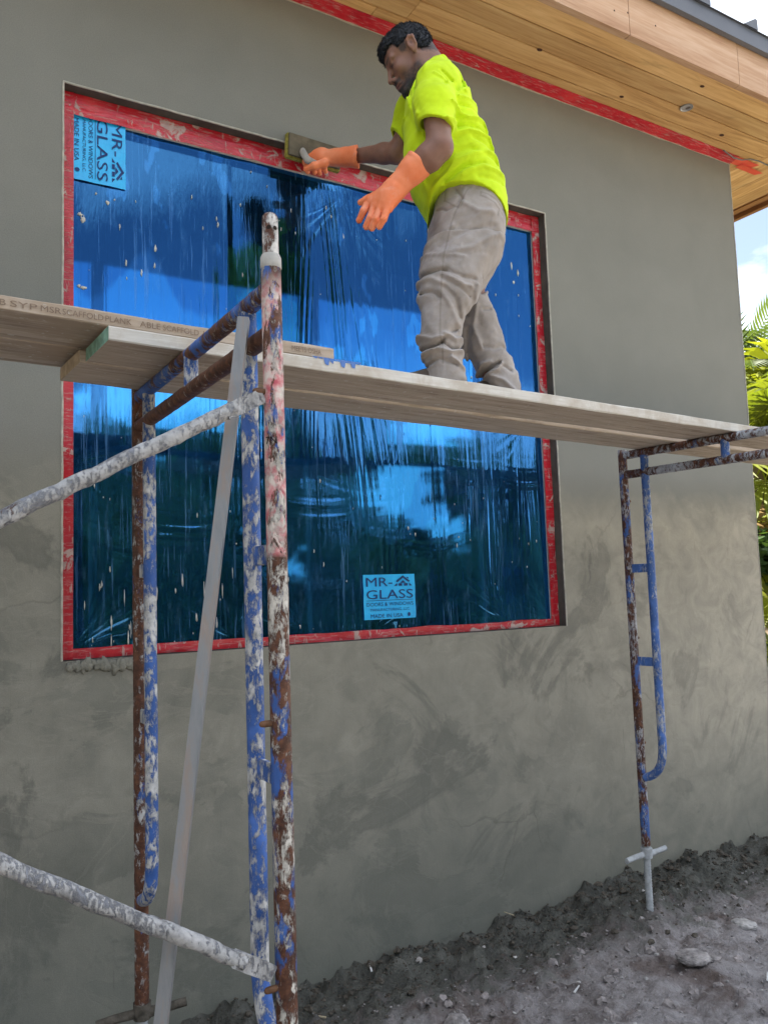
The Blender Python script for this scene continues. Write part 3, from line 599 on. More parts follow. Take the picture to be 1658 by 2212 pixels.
def sticker(o, rx, uy, W_, H_, lab):
    o = Vector(o); rx, uy = Vector(rx), Vector(uy); nz = rx.cross(uy); b = MB(); k = 14
    vs = [o+rx*(W_*i/k)+uy*(H_*j/k)+nz*(.0014*math.sin(i*1.3+j*.9)) for i in range(k+1) for j in range(k+1)]
    b.add(vs, [(i*(k+1)+j, (i+1)*(k+1)+j, (i+1)*(k+1)+j+1, i*(k+1)+j+1) for i in range(k) for j in range(k)], 0, True)
    st = b.build('sticker', M['sticker'], win); st['label'] = lab
    q = lambda a, c: o+rx*(W_*a)+uy*(H_*c)+nz*.0022
    I = M['stickerink']; parts = []
    parts.append(text_mesh('MR-', H_*.29, I, win, q(.05, .735), rx, uy, fit=W_*.50))
    parts.append(text_mesh('GLASS', H_*.29, I, win, q(.05, .455), rx, uy, fit=W_*.90))
    parts.append(text_mesh('DOORS & WINDOWS', H_*.115, I, win, q(.05, .295), rx, uy, fit=W_*.90))
    parts.append(text_mesh('MANUFACTURING, LLC.', H_*.085, I, win, q(.12, .185), rx, uy, fit=W_*.76))
    parts.append(text_mesh('MADE IN USA', H_*.12, I, win, q(.12, .035), rx, uy, fit=W_*.62))
    lb = MB()      # little house emblem, rule and round mark
    def poly(pts): lb.add([q(*p)+nz*.0005 for p in pts], [tuple(range(len(pts)))])
    poly([(.05, .415), (.95, .415), (.95, .425), (.05, .425)])
    poly([(.62, .84), (.76, .97), (.90, .84), (.87, .815), (.76, .915), (.65, .815)]); poly([(.82, .93), (.87, .93), (.87, .885), (.82, .93)])
    poly([(.67, .735), (.74, .735), (.74, .79), (.67, .79)]); poly([(.78, .735), (.85, .735), (.85, .79), (.78, .79)]); poly([(.70, .80), (.82, .80), (.76, .86)])
    poly([(.58, .735), (.645, .735), (.645, .80)]); poly([(.88, .735), (.94, .735), (.88, .80)])
    poly([(.86+.038*math.cos(t)*H_/W_, .085+.045*math.sin(t)) for t in [2*math.pi*i/14 for i in range(14)]])
    parts.append(lb.build('emblem', I, win))
    # one printed layer per sticker
    with bpy.context.temp_override(active_object=parts[0], selected_editable_objects=parts, object=parts[0]):
        bpy.ops.object.join()
    parts[0].name = 'sticker_print'
sticker((1.852, FY-.0095, 1.487), (1, 0, .0), (0, 0, 1), .281, .206, 'cyan sticker standing upright near the bottom of the film')
sticker((.588, FY-.0095, 3.578), (0, 0, -1), (1, 0, 0), .290, .207, 'cyan sticker turned sideways in the upper corner of the film')

# ------------------------------------------------------------------ scaffold frames
def arc_pts(a, corner, c, n=8):
    a, corner, c = Vector(a), Vector(corner), Vector(c)
    return [(a*(1-t)**2+corner*2*t*(1-t)+c*t*t) for t in [i/n for i in range(n+1)]]
SW = 1.095; ZB = 2.277; PR = .0215
sf = empty('scaffold', (.685, -.54, 0))
GRP_S = 'scaffold frames under the plank deck'
tag(sf, 'rust eaten scaffold frame beside the leaning metal angle, coupling pin on its near post', 'scaffold', GRP_S)
def dens(a, b_, k): return seg_pts(a, b_, k)
def post(y, name, mat, zt):
    b = MB(); b.tube(dens((0, y, ZB-1.90), (0, y, zt), 60), PR, 22, lump=.018, seed=int(y*10)); return b.build(name, mat, sf)
post(0, 'post', M['post_far'], ZB+.028); post(-SW, 'post', M['post_rust'], ZB+.045)
ZL = ZB-.098
def bar(z, name, mat):
    b = MB(); b.tube(dens((0, -.018, z), (0, -SW+.018, z), 50), .0205, 20, lump=.03, seed=int(z*100)); return b.build(name, mat, sf)
bar(ZB, 'top_bar', M['bar']); bar(ZL, 'lower_bar', M['bar_low'])
def inner(y, d, mat):
    y1 = y+d; b = MB(); zb_ = .72
    pts = dens((0, y1, ZB-.015), (0, y1, zb_+.14), 40)+arc_pts((0, y1, zb_+.14), (0, y1, zb_+.005), (0, y+.018*(1 if d > 0 else -1), zb_-.02))[1:]
    b.tube(pts, .0195, 20, lump=.02, seed=5); return b.build('inner_post', mat, sf)
inner(0, -.125, M['innerfar']); inner(-SW, .135, M['inner'])
b = MB(); b.tube(dens((0, -SW*.5, ZL), (0, -SW*.5, ZB), 5), .0195, 16, lump=.03); b.build('spacer', M['inner'], sf)
for y, s_ in ((0, -1), (-SW, 1)):
    for zr_ in (-.567, -1.02):
        b = MB(); y0, y1 = sorted((y+s_*.015, y+s_*.12)); b.box(-.006, .006, y0, y1, ZB+zr_-.021, ZB+zr_+.021); b.build('rung_plate', M['innerfar'] if s_ < 0 else M['inner'], sf, bevel=.002)
    for zr_ in (-.228, -.91, -1.42):
        b = MB(); sx_ = 1 if s_ < 0 else -1
        b.tube([(sx_*.018, y, ZB+zr_), (sx_*.036, y, ZB+zr_), (sx_*.043, y, ZB+zr_), (sx_*.046, y, ZB+zr_)], [.0065, .0065, .0055, .003], 10, lump=.12); b.build('lock_pin', M['pinrust'], sf)
# marker scribbles wrapped round the near post
def wrap_text(s_, size, zc, dth, vertical, mat):
    o = text_mesh(s_, size, mat, sf, (0, 0, 0), (1, 0, 0), (0, 1, 0), name='marker_text'); th0 = math.atan2(-1.565, -.685)+dth
    cx_ = sum(v.co.x for v in o.data.vertices)/len(o.data.vertices); r_ = PR+.0012
    for v in o.data.vertices:
        x, y = v.co.x-cx_, v.co.y-size*.35
        if vertical: x, y = -y, x
        v.co = Vector((r_*math.cos(th0+x/r_), -SW+r_*math.sin(th0+x/r_), zc+y))
wrap_text('7N', .022, at_y(592, 950, -1.655).z, -.35, False, M['gap']); wrap_text('5568', .016, at_y(610, 993, -1.655).z, .55, True, M['bead'])
# coupling pin of the near post
b = MB(); zt = ZB+.045
b.tube([(0, -SW, zt-.01), (0, -SW, zt+.10), (0, -SW, zt+.112), (0, -SW, zt+.118), (0, -SW, zt+.120)], [.0175, .0172, .0165, .012, .006], 22, lump=.01)
for ang in (-2.15, -1.35):
    d = Vector((math.cos(ang), math.sin(ang), 0)); c = Vector((0, -SW, zt+.082)); t_ = d.cross(Vector((0, 0, 1)))
    b.add([c+d*.0182+(t_*math.cos(q)+Vector((0, 0, 1))*math.sin(q))*.0048-d*.0006*(math.cos(q)**2) for q in [2*math.pi*i/12 for i in range(12)]], [tuple(range(12))], 1)
cp = b.build('coupling_pin', [M['pin'], M['gap']], sf)
b = MB(); b.tube([(0, -SW, zt-.004), (0, -SW, zt-.002), (0, -SW, zt+.020), (0, -SW, zt+.027)], [.0215, .0226, .0222, .0190], 22, lump=.012); b.build('collar', M['collar'], cp)
# screw jacks
def jack(y, zn, zfoot, mats, mud):
    b = MB(); pts = []; rr_ = []; z = zfoot
    while z < zn+.10: pts.append((0, y, z)); rr_.append(.0155 if len(pts) % 2 else .0178); z += .0065
    b.tube(pts, rr_, 14); b.box(-.06, .06, y-.06, y+.06, zfoot-.012, zfoot)
    jk = b.build('base_jack', mats, sf)
    b = MB(); b.tube([(0, y, zn-.016), (0, y, zn+.03)], .027, 12, lump=.08)
    b.tube([(-.012, y+.005, zn), (-.075, y+.012, zn-.004), (-.132, y+.018, zn-.008)], [.016, .013, .014], 10, lump=.22, seed=1); b.tube([(.012, y-.005, zn), (.075, y-.012, zn), (.132, y-.018, zn+.004)], [.016, .013, .013], 10, lump=.22, seed=2)
    nut = b.build('jack_nut', mud, jk); return jk
j1 = jack(0, ZB-1.915, .005, M['jack'], M['mudnut']); j2 = jack(-SW, ZB-1.915, .005, M['jack'], M['mudnut'])
# the second frame of the bay
s2 = sf.copy(); COL.objects.link(s2)
s2.location = (3.145, -.335, -.025); s2.rotation_euler = (0, 0, R(6.8))
s2['label'] = 'bluer scaffold frame near the wall corner with its screw jack standing in the mud'
for ch in list(sf.children):
    if ch is cp: continue
    c = ch.copy(); COL.objects.link(c); c.parent = s2
    if ch.name.startswith('post') and ch.data.materials[0] == M['post_rust']:
        c.data = c.data.copy(); c.data.materials[0] = M['bar2']
    elif ch.name.startswith('post'): c.data = c.data.copy(); c.data.materials[0] = M['post2']
    if ch.name.startswith(('inner_post', 'rung', 'spacer')): c.data = c.data.copy(); c.data.materials[0] = M['inner2']
    if ch.name.startswith('top_bar'): c.data = c.data.copy(); c.data.materials[0] = M['bar2']
    if ch.name.startswith('lower_bar'): c.data = c.data.copy(); c.data.materials[0] = M['bar2']
    for g_ in ch.children:
        d = g_.copy(); COL.objects.link(d); d.parent = c
        if d.name.startswith('jack_nut'):
            d.data = d.data.copy(); d.data.materials[0] = M['jack']; d.location = (0, 0, -.025)
# cross braces, flattened at the stud
def brace(a, c, lab, seed):
    a, c = Vector(a), Vector(c); o = empty('cross_brace', a); tag(o, lab, 'brace', 'cross braces pinned to the rust eaten near post')
    d = (c-a); L = d.length; d.normalize(); n = int(L/.018); b = MB()
    pts = [d*(.05+(L-.10)*i/n)+Vector((0, (vn(i*.5, 9.0, seed)-.5)*.003, (vn(i*.6, 3.0, seed)-.5)*.005)) for i in range(n+1)]; rg = random.Random(seed)
    rad = [.0135+.0020*vn(i*.45, seed*3.0, 2)+.001*vn(i*1.3, 5.0, 3) for i in range(n+1)]
    b.tube(pts, [float(x) for x in rad], 16, lump=.10, seed=seed); b.build('tube', M['brace'], o)
    up = Vector((0, 0, 1)).cross(Vector((0, 1, 0))); q = d.cross(Vector((0, 1, 0))).normalized(); y_ = Vector((0, .003, 0))
    for base, sgn in ((Vector((0, 0, 0)), 1), (d*L, -1)):
        b = MB(); e = base-d*sgn*.022; f_ = base+d*sgn*.035; g2 = base+d*sgn*.075
        w0, w1, t1 = .0150, .0165, .0125
        ys = Vector((0, 1, 0))
        b.add([e+q*w0-y_, e-q*w0-y_, f_+q*w1-y_, f_-q*w1-y_, g2+q*.0145-ys*t1, g2-q*.0145-ys*t1, e+q*w0+y_, e-q*w0+y_, f_+q*w1+y_, f_-q*w1+y_, g2+q*.0145+ys*t1, g2-q*.0145+ys*t1],
              [(0, 1, 3, 2), (2, 3, 5, 4), (6, 8, 9, 7), (8, 10, 11, 9), (0, 6, 7, 1), (0, 2, 8, 6), (2, 4, 10, 8), (1, 7, 9, 3), (3, 9, 11, 5), (4, 5, 11, 10)])
        b.build('flattened_end', M['brace'], o)
    return o
brace((.641, -1.637, 2.030), (-1.45, -1.66, .915), 'render caked cross brace rising to the near post just below the planks', 3)
brace((.639, -1.637, .897), (-1.45, -1.685, 2.205), 'render caked cross brace falling to the foot of the near post', 4)
# aluminium angle leaning on the bars
ta, ba = Vector((.645, -1.572, 2.228)), Vector((.328, -1.616, .03))
ax = (ta-ba).normalized(); vdir = (CAM-(ta+ba)/2).normalized(); wd = ax.cross(vdir).normalized()
if wd.x < 0: wd = -wd
fd = ax.cross(wd).normalized()
if fd.dot(vdir) > 0: fd = -fd
wd2 = (wd*.98+fd*(-.18)).normalized(); fd2 = ax.cross(wd2).normalized()
if fd2.dot(vdir) > 0: fd2 = -fd2
an = empty('metal_angle', ba); b = MB(); L = (ta-ba).length
def prism(poly, ends):
    vs = [p+ax*e for e in ends for p in poly]; k = len(poly)
    b.add(vs, [tuple(range(k))[::-1], tuple(range(k, 2*k))]+[(i, (i+1) % k, k+(i+1) % k, k+i) for i in range(k)])
wf, tk = .0245, .0028
prism([-wd2*wf*.5, wd2*wf*.5, wd2*wf*.5+fd2*wf*.9, wd2*(wf*.5-tk)+fd2*wf*.9, wd2*(wf*.5-tk)+fd2*tk, -wd2*wf*.5+fd2*tk], (0, L))
ob = b.build('angle_bar', M['alu'], an); tag(an, 'dusty aluminium angle strip leaning against the bars of the rust eaten scaffold', 'metal strip')

# ------------------------------------------------------------------ planks
def plank(name, corners, z0, z1, wid, mats, lab, ends=None, notch=0.0, sag=.0):
    """corners: front-left and front-right xy at the bottom; the plank runs back by wid"""
    (xa, ya), (xb, yb) = corners; d = Vector((xb-xa, yb-ya, 0)); L = d.length; ang = math.atan2(d.y, d.x)
    o = empty(name, (xa, ya, z0), ang); b = MB(); T = .0385; n = 40; rg = random.Random(int(xa*100))
    vs = []; e = .0035
    prof = [(e, 0), (0, e), (0, T-e), (e, T), (wid-e, T), (wid, T-e), (wid, e), (wid-e, 0)]
    for i in range(n+1):
        t = i/n; x = L*t; zz = (z1-z0)*t-sag*math.sin(math.pi*t)
        j = .0016
        vs += [(x, y_+rg.uniform(-j, j)*.6, zz+z_+rg.uniform(-j, j)*.7) for y_, z_ in prof]
    k = 8
    for i in range(n):
        for q in range(k):
            q2 = (q+1) % k
            mi = 1 if q in (0, 1, 2) else 0
            b.add([vs[i*k+q], vs[i*k+q2], vs[(i+1)*k+q2], vs[(i+1)*k+q]], [(0, 1, 2, 3)][::1], mi)
    b.add(vs[:k], [tuple(range(k))], 2); b.add(vs[-k:], [tuple(range(k))[::-1]], 2)
    body = b.build('board', mats, o)
    bm = bmesh.new(); bm.from_mesh(body.data); bmesh.ops.remove_doubles(bm, verts=bm.verts, dist=1e-5); bmesh.ops.recalc_face_normals(bm, faces=bm.faces); bm.to_mesh(body.data); bm.free()
    tag(o, lab, 'plank', 'scaffold planks of the deck'); return o, L
ZP = 2.2985
pB, LB = plank('scaffold_plank', ((.475, -1.062), (5.0, -.855)), ZP, ZP-.045, .236, [M['plankB'], M['plankwhite'], M['endgreen']], 'front deck plank with a green painted end and a white render caked edge')
pC, LC = plank('scaffold_plank', ((.450, -.815), (4.9, -.54)), ZP, ZP-.045, .230, [M['plankB'], M['plankB'], M['endpale']], 'back deck plank nearest the window, its bare pale end beside the green one')
pA, LA = plank('scaffold_plank', ((-1.9, -1.000), (1.165, -1.006)), ZP+.112, ZP+.040, .236, [M['plankA'], M['plankA'], M['endpale']], 'brown plank with branded lettering on its edge, lying on top of the deck')
pD, LD = plank('scaffold_plank', ((-1.9, -.755), (.98, -.765)), ZP+.112, ZP+.043, .232, [M['plankA'], M['plankA'], M['endpale']], 'brown plank behind the lettered one, its underside showing at the left of the photo')
# lettering burnt into the edge of the upper plank, in the plank's own space
for s_, x0, fit in (('B', .222, .014), ('SYP', .246, .064), ('MSR', .318, .050), ('SCAFFOLD', .371, .103), ('PLANK', .479, .069), ('ABLE', .570, .056), ('SCAFFOLD', .633, .102), ('L', .748, .012), ('MEETS', 1.022, .048), ('OSHA', 1.076, .044)):
    xl = x0+1.9; text_mesh(s_, .023, M['ink'], pA, (xl, -.0022, .0105-.072*xl/LA), (1, 0, -.072/LA), (0, 0, 1), name='branded_text', fit=fit)
rg = random.Random(4); b = MB()
for i in range(9):
    x = .60+.019*i; w_ = rg.uniform(.019, .024); hh = rg.uniform(.004, .028)
    b.add([(x, -.0024, .036), (x+w_, -.0024, .036), (x+w_*.8, -.0024, .036-hh), (x+w_*.3, -.0024, .036-hh*rg.uniform(.5, 1))], [(0, 3, 2, 1)])
b.build('blue_paint', M['bluesplash'], pB)

# ------------------------------------------------------------------ stones, litter
M['stone'] = plain('render_crusted_stone', (.27, .25, .245), .95, var=.6, scale=26, bump=.8, bdist=.01)
M['stonewhite'] = plain('chalky_lump', (.40, .385, .375), .95, var=.45, scale=20, bump=.8, bdist=.01)
def stone(px, py, r, mat, lab, seed, sq=(1, .8, .6)):
    p = at_z(px, py, .03); p.z = gz(p.x, p.y); rg = random.Random(seed); bm = bmesh.new()
    bmesh.ops.create_icosphere(bm, subdivisions=4, radius=1)
    off = rg.random()*50
    for v in bm.verts:
        c = v.co.copy(); k = .62+.26*float(fbm(c.x*1.4+off, c.y*1.4, 4, seed)+fbm(c.y*1.4+off, c.z*1.4, 4, seed+1)+fbm(c.z*1.4+off, c.x*1.4, 4, seed+2))
        k += .16*(float(fbm(c.x*5+off, c.y*5, 3, seed+3)+fbm(c.y*5+off, c.z*5, 3, seed+4)+fbm(c.z*5, c.x*5+off, 3, seed+5))-1.5); v.co = Vector((c.x*sq[0], c.y*sq[1], c.z*sq[2]))*r*k
    me = bpy.data.meshes.new('s'); bm.to_mesh(me); bm.free()
    o = link_mesh('stone', me, mat, None, False, (p.x, p.y, p.z+r*.12)); o.rotation_euler = (0, 0, rg.uniform(0, 6)); tag(o, lab, 'stone', 'lumps lying on the soil'); return o
stone(1606, 1997, .050, M['stonewhite'], 'chalky white lump in the mud right of the screw jack', 1, (1.1, .8, .45))
stone(1495, 2075, .062, M['stone'], 'flat grey stone, the larger of the pair right of centre', 2, (1.1, .9, .35))
stone(1540, 2062, .034, M['stone'], 'small grey stone touching the flat larger one', 3, (1, .8, .5))
stone(985, 2190, .055, M['stone'], 'pale crusted lump at the bottom edge of the photo', 4, (1, .85, .55))
stone(905, 2085, .018, M['stonewhite'], 'small white lump near the muddy wall base', 5)
stone(1285, 1930, .035, M['mudnut'], 'dark wet mud clod left of the screw jack', 6, (1.3, .9, .5))
# crumbs of render fallen along the wall
def crumbs(name, mat, pts, lab, sub_=1):
    bm = bmesh.new(); rg = random.Random(21)
    for (x, y, r) in pts:
        res = bmesh.ops.create_icosphere(bm, subdivisions=sub_, radius=1, matrix=Matrix.Translation((x, y, gz(x, y)+r*(.25 if sub_ == 1 else .1))) @ Matrix.Rotation(rg.uniform(0, 6), 4, 'Z') @ Matrix.Diagonal((r*rg.uniform(.7, 1.5), r, r*rg.uniform(.5, .9), 1)))
        for v in res['verts']: v.co += Vector((rg.uniform(-1, 1), rg.uniform(-1, 1), rg.uniform(-1, 1)))*r*.3
    me = bpy.data.meshes.new(name); bm.to_mesh(me); bm.free(); o = link_mesh(name, me, mat, None, False); tag(o, lab, 'debris', kind='stuff'); return o
rg = random.Random(31)
crumbs('mud_crumbs', M['mudnut'], [(rg.uniform(.2, 5.2), -abs(rg.gauss(.06, .17))-.01, rg.uniform(.002, .007)*(2.2 if rg.random() < .06 else 1)) for _ in range(2600)], 'dark wet crumbs of fallen render along the wall base')
crumbs('grit', M['stone'], [(rg.uniform(.4, 5.6), rg.uniform(-1.9, -.25), rg.uniform(.002, .007)*(2.6 if rg.random() < .06 else 1)) for _ in range(2600)], 'pale grit scattered over the soil')
crumbs('plaster_flakes', M['stonewhite'], [(rg.uniform(.4, 5.0), rg.uniform(-1.5, -.12), rg.uniform(.003, .011)) for _ in range(130)], 'white flakes of dried plaster scattered on the soil')
crumbs('mud_clods', M['mudnut'], [(rg.uniform(.3, 5.4), -abs(rg.gauss(.10, .16))-.03, rg.uniform(.006, .018)) for _ in range(220)], 'wet clods of fallen render heaped along the wall base', 2)
M['clod'] = plain('dry_sandy_clod', (.26, .235, .23), .95, var=.5, scale=24, bump=.9, bdist=.01)
crumbs('soil_clods', M['clod'], [(rg.uniform(.5, 5.6), rg.uniform(-1.9, -.28), rg.uniform(.008, .024)) for _ in range(320)], 'dry clods pressed into the sandy soil', 2)
# slivers of wood and scraps
M['straw'] = plain('straw_scrap', (.42, .36, .25), .8); M['white'] = plain('white_scrap', (.66, .66, .66), .7)
def scrap(px, py, L, ang, mat, lab, t=.004):
    p = at_z(px, py, .03); p.z = gz(p.x, p.y)+.012; b = MB(); a = Vector((math.cos(ang)*L, math.sin(ang)*L, L*.12)); n = Vector((-a.y, a.x, 0)).normalized()*t
    b.hexa([-a*.5-n, a*.5-n*.4, a*.5+n*.5, -a*.5+n, -a*.5-n+Vector((0, 0, t)), a*.5-n*.4+Vector((0, 0, t)), a*.5+n*.5+Vector((0, 0, t)), -a*.5+n+Vector((0, 0, t))])
    o = b.build('wood_scrap', mat, None, p); tag(o, lab, 'scrap', 'scraps lying on the soil'); return o
scrap(800, 2100, .07, 1.2, M['white'], 'white splinter sticking up at the wall base', .004)
scrap(763, 2210, .06, .1, M['white'], 'flat white scrap at the bottom left of the soil', .006)
scrap(1245, 2135, .05, .4, M['white'], 'pale straw bit in the middle of the soil', .004)
scrap(1100, 2002, .05, 2.0, M['straw'], 'thin straw on the dark mud left of the screw jack', .003)
scrap(690, 2196, .05, 2.4, M['straw'], 'curled yellow straw beside the post foot', .004)
scrap(1665/1658*1650, 2110, .06, .6, M['white'], 'white scrap at the right edge of the soil', .004)
# ------------------------------------------------------------------ the plasterer: implicit surfaces meshed with surface nets
PAZ = math.atan2(1.75, 2.45); PD = 3.01; ZDK = ZP+.0385-.0135
_U = Vector((math.cos(PAZ), -math.sin(PAZ), 0)); _W = Vector((math.sin(PAZ), math.cos(PAZ), 0))
def L(px, py, w=0.0):
    d = ray(px, py); d = d*((PD+w)/d.dot(_W)); return np.array((d.dot(_U), d.z+CAM.z, w))
def LW(p): return CAM+_U*float(p[0])+_W*(PD+float(p[2]))+Vector((0, 0, float(p[1])-CAM.z))     # local -> world
class SDF:
    def __init__(s, lo, hi, h):
        s.lo = np.array(lo, float); s.h = h; s.n = np.ceil((np.array(hi)-s.lo)/h).astype(int)+1
        s.F = np.full(s.n, 1.0, np.float32); s.ax = [s.lo[i]+h*np.arange(s.n[i]) for i in range(3)]
    def block(s, lo, hi):
        a = np.clip(np.floor((np.array(lo)-s.lo)/s.h).astype(int), 0, s.n); b = np.clip(np.ceil((np.array(hi)-s.lo)/s.h).astype(int)+1, 0, s.n)
        sl = tuple(slice(a[i], b[i]) for i in range(3))
        return sl, np.meshgrid(*[s.ax[i][sl[i]].astype(np.float32) for i in range(3)], indexing='ij', sparse=True)
    def comb(s, sl, d, k, op):
        f = s.F[sl]
        if op == 'add':
            if k <= 0: s.F[sl] = np.minimum(f, d)
            else:
                hh = np.clip(.5+.5*(f-d)/k, 0, 1); s.F[sl] = f+(d-f)*hh-k*hh*(1-hh)
        else:
            d = -d
            if k <= 0: s.F[sl] = np.maximum(f, d)
            else:
                hh = np.clip(.5-.5*(f-d)/k, 0, 1); s.F[sl] = f+(d-f)*hh+k*hh*(1-hh)
    def cone(s, a, b, ra, rb, k=.02, op='add', flat=None):
        a, b = np.array(a, float), np.array(b, float); m = max(ra, rb)+k+.02
        sl, (X, Y, Z) = s.block(np.minimum(a, b)-m, np.maximum(a, b)+m)
        if min(x.size for x in (X, Y, Z)) == 0: return
        d = b-a; L2 = float(d @ d)+1e-12
        px, py, pz = X-a[0], Y-a[1], Z-a[2]
        t = np.clip((px*d[0]+py*d[1]+pz*d[2])/L2, 0, 1)
        q = np.sqrt((px-d[0]*t)**2+(py-d[1]*t)**2+(pz-d[2]*t)**2)-(ra+(rb-ra)*t)
        s.comb(sl, q, k, op)
    def chain(s, pts, rads, k=.02, op='add'):
        for i in range(len(pts)-1): s.cone(pts[i], pts[i+1], rads[i], rads[i+1], k, op)
    def ell(s, c, r, k=.02, op='add', rot=None):
        c = np.array(c, float); r = np.array(r, float); m = max(r)+k+.02
        sl, (X, Y, Z) = s.block(c-m, c+m)
        if min(x.size for x in (X, Y, Z)) == 0: return
        x, y, z = X-c[0], Y-c[1], Z-c[2]
        if rot is not None:          # rot: 3x3, rows are the ellipsoid's axes
            x, y, z = (rot[i][0]*x+rot[i][1]*y+rot[i][2]*z for i in range(3))
        k0 = np.sqrt((x/r[0])**2+(y/r[1])**2+(z/r[2])**2); k1 = np.sqrt((x/r[0]**2)**2+(y/r[1]**2)**2+(z/r[2]**2)**2)+1e-6
        s.comb(sl, k0*(k0-1)/k1, k, op)
    def stack(s, rows, k=.02, op='add', pw=2.3):
        """rows: (v, u_left, u_right, w_centre, w_half) from top to bottom; horizontal superellipse slices"""
        rows = sorted(rows); v = np.array([r[0] for r in rows]); T = np.array(rows); m = k+.03
        lo = (T[:, 1].min()-m, v[0], (T[:, 3]-T[:, 4]).min()-m); hi = (T[:, 2].max()+m, v[-1], (T[:, 3]+T[:, 4]).max()+m)
        sl, (X, Y, Z) = s.block(lo, hi); Yf = Y.ravel()
        f = lambda j: np.interp(Yf, v, T[:, j]).astype(np.float32)[None, :, None]
        ul, ur, wc, wh = f(1), f(2), f(3), f(4); c = (ul+ur)/2; a = (ur-ul)/2
        q = (np.abs((X-c)/a)**pw+np.abs((Z-wc)/wh)**pw)**(1/pw)
        s.comb(sl, (q-1)*np.minimum(a, wh)*.9, k, op)
    def cut(s, fn):          # keep where fn(X, Y, Z) < 0
        X, Y, Z = np.meshgrid(*[a.astype(np.float32) for a in s.ax], indexing='ij', sparse=True)
        s.F = np.maximum(s.F, fn(X, Y, Z)).astype(np.float32)
    def folds(s, lines):
        """raised (or, with a negative height, sunken) creases drawn in the u-v plane"""
        X, Y = np.meshgrid(s.ax[0], s.ax[1], indexing='ij'); D = np.zeros_like(X)
        for pts, amp, sig in lines:
            for i in range(len(pts)-1):
                a, b = pts[i], pts[i+1]; d = b-a; L2 = d @ d
                t = np.clip(((X-a[0])*d[0]+(Y-a[1])*d[1])/L2, 0, 1); r2 = (X-a[0]-d[0]*t)**2+(Y-a[1]-d[1]*t)**2
                e = 1.55*amp*np.exp(-r2/(sig*.85)**2); D = np.where(np.abs(e) > np.abs(D), e, D) if len(pts) > 2 and i else D+e
        s.F -= D[:, :, None].astype(np.float32)
    def noise(s, amp, fu, fv, seed, rot=0.0):
        X, Y = np.meshgrid(s.ax[0], s.ax[1], indexing='ij'); c_, s_ = math.cos(rot), math.sin(rot)
        s.F -= (amp*(fbm((X*c_+Y*s_)*fu, (Y*c_-X*s_)*fv, 3, seed)-.5))[:, :, None].astype(np.float32)
    def mesh(s, smooth=1):
        F = s.F; F[0] = F[-1] = 1; F[:, 0] = F[:, -1] = 1; F[:, :, 0] = F[:, :, -1] = 1
        I = F < 0; n = np.array(F.shape)
        cnt = np.zeros(n-1, np.int8)
        for dx in (0, 1):
            for dy in (0, 1):
                for dz in (0, 1): cnt += I[dx:n[0]-1+dx, dy:n[1]-1+dy, dz:n[2]-1+dz]
        cells = np.argwhere((cnt > 0) & (cnt < 8)); idm = np.full(n-1, -1, np.int32); idm[tuple(cells.T)] = np.arange(len(cells))
        acc = np.zeros((len(cells), 3)); num = np.zeros(len(cells))
        co = np.array([(x, y, z) for x in (0, 1) for y in (0, 1) for z in (0, 1)])
        for i in range(8):
            for j in range(i+1, 8):
                if np.abs(co[i]-co[j]).sum() != 1: continue
                fa = F[tuple((cells+co[i]).T)]; fb = F[tuple((cells+co[j]).T)]; m = (fa < 0) != (fb < 0)
                t = np.where(m, fa/(fa-fb+1e-20), 0)[:, None]
                acc += np.where(m[:, None], co[i]+(co[j]-co[i])*t, 0); num += m
        V = s.lo+(cells+acc/num[:, None])*s.h
        quads = []
        for ax in range(3):
            a1, a2 = (ax+1) % 3, (ax+2) % 3
            sa = [slice(None)]*3; sb = [slice(None)]*3; sa[ax] = slice(0, -1); sb[ax] = slice(1, None)
            A = I[tuple(sa)]; ch = np.argwhere(A != I[tuple(sb)]); ch = ch[(ch[:, a1] > 0) & (ch[:, a2] > 0)]
            ins = A[tuple(ch.T)]; e1 = np.zeros(3, int); e1[a1] = 1; e2 = np.zeros(3, int); e2[a2] = 1
            q = np.stack([idm[tuple(c.T)] for c in (ch-e1-e2, ch-e2, ch, ch-e1)], 1)
            q[~ins] = q[~ins][:, ::-1]; quads.append(q)
        Q = np.concatenate(quads); Q = Q[(Q >= 0).all(1)]
        for _ in range(smooth):
            S = np.zeros_like(V); N = np.zeros(len(V))
            for i in range(4):
                a, b = Q[:, i], Q[:, (i+1) % 4]
                for c in range(3): S[:, c] += np.bincount(a, V[b, c], len(V))+np.bincount(b, V[a, c], len(V))
                N += np.bincount(a, minlength=len(V))+np.bincount(b, minlength=len(V))
            V = .5*V+.5*S/np.maximum(N, 1)[:, None]
        return V, Q
def sdf_obj(name, s, mat, parent, smooth=1, zoff=0.0):
    V, Q = s.mesh(smooth); Q = Q[:, ::-1]          # (u, v, w) -> (x, z, y) flips the winding
    P = np.stack([V[:, 0], V[:, 2], V[:, 1]-ZDK], 1).astype(np.float32); me = bpy.data.meshes.new(name)
    me.vertices.add(len(P)); me.vertices.foreach_set('co', P.ravel()); me.loops.add(Q.size); me.loops.foreach_set('vertex_index', Q.astype(np.int32).ravel())
    me.polygons.add(len(Q)); me.polygons.foreach_set('loop_start', np.arange(0, Q.size, 4, dtype=np.int32)); me.polygons.foreach_set('use_smooth', np.ones(len(Q), bool))
    me.update(calc_edges=True); me.validate(); o = link_mesh(name, me, mat, parent); return o, V
pb = CAM+_W*PD
person = empty('person', (pb.x, pb.y, ZDK), -PAZ)
tag(person, 'man in neon yellow shirt and orange gloves standing on the planks with a plastering float', 'person')
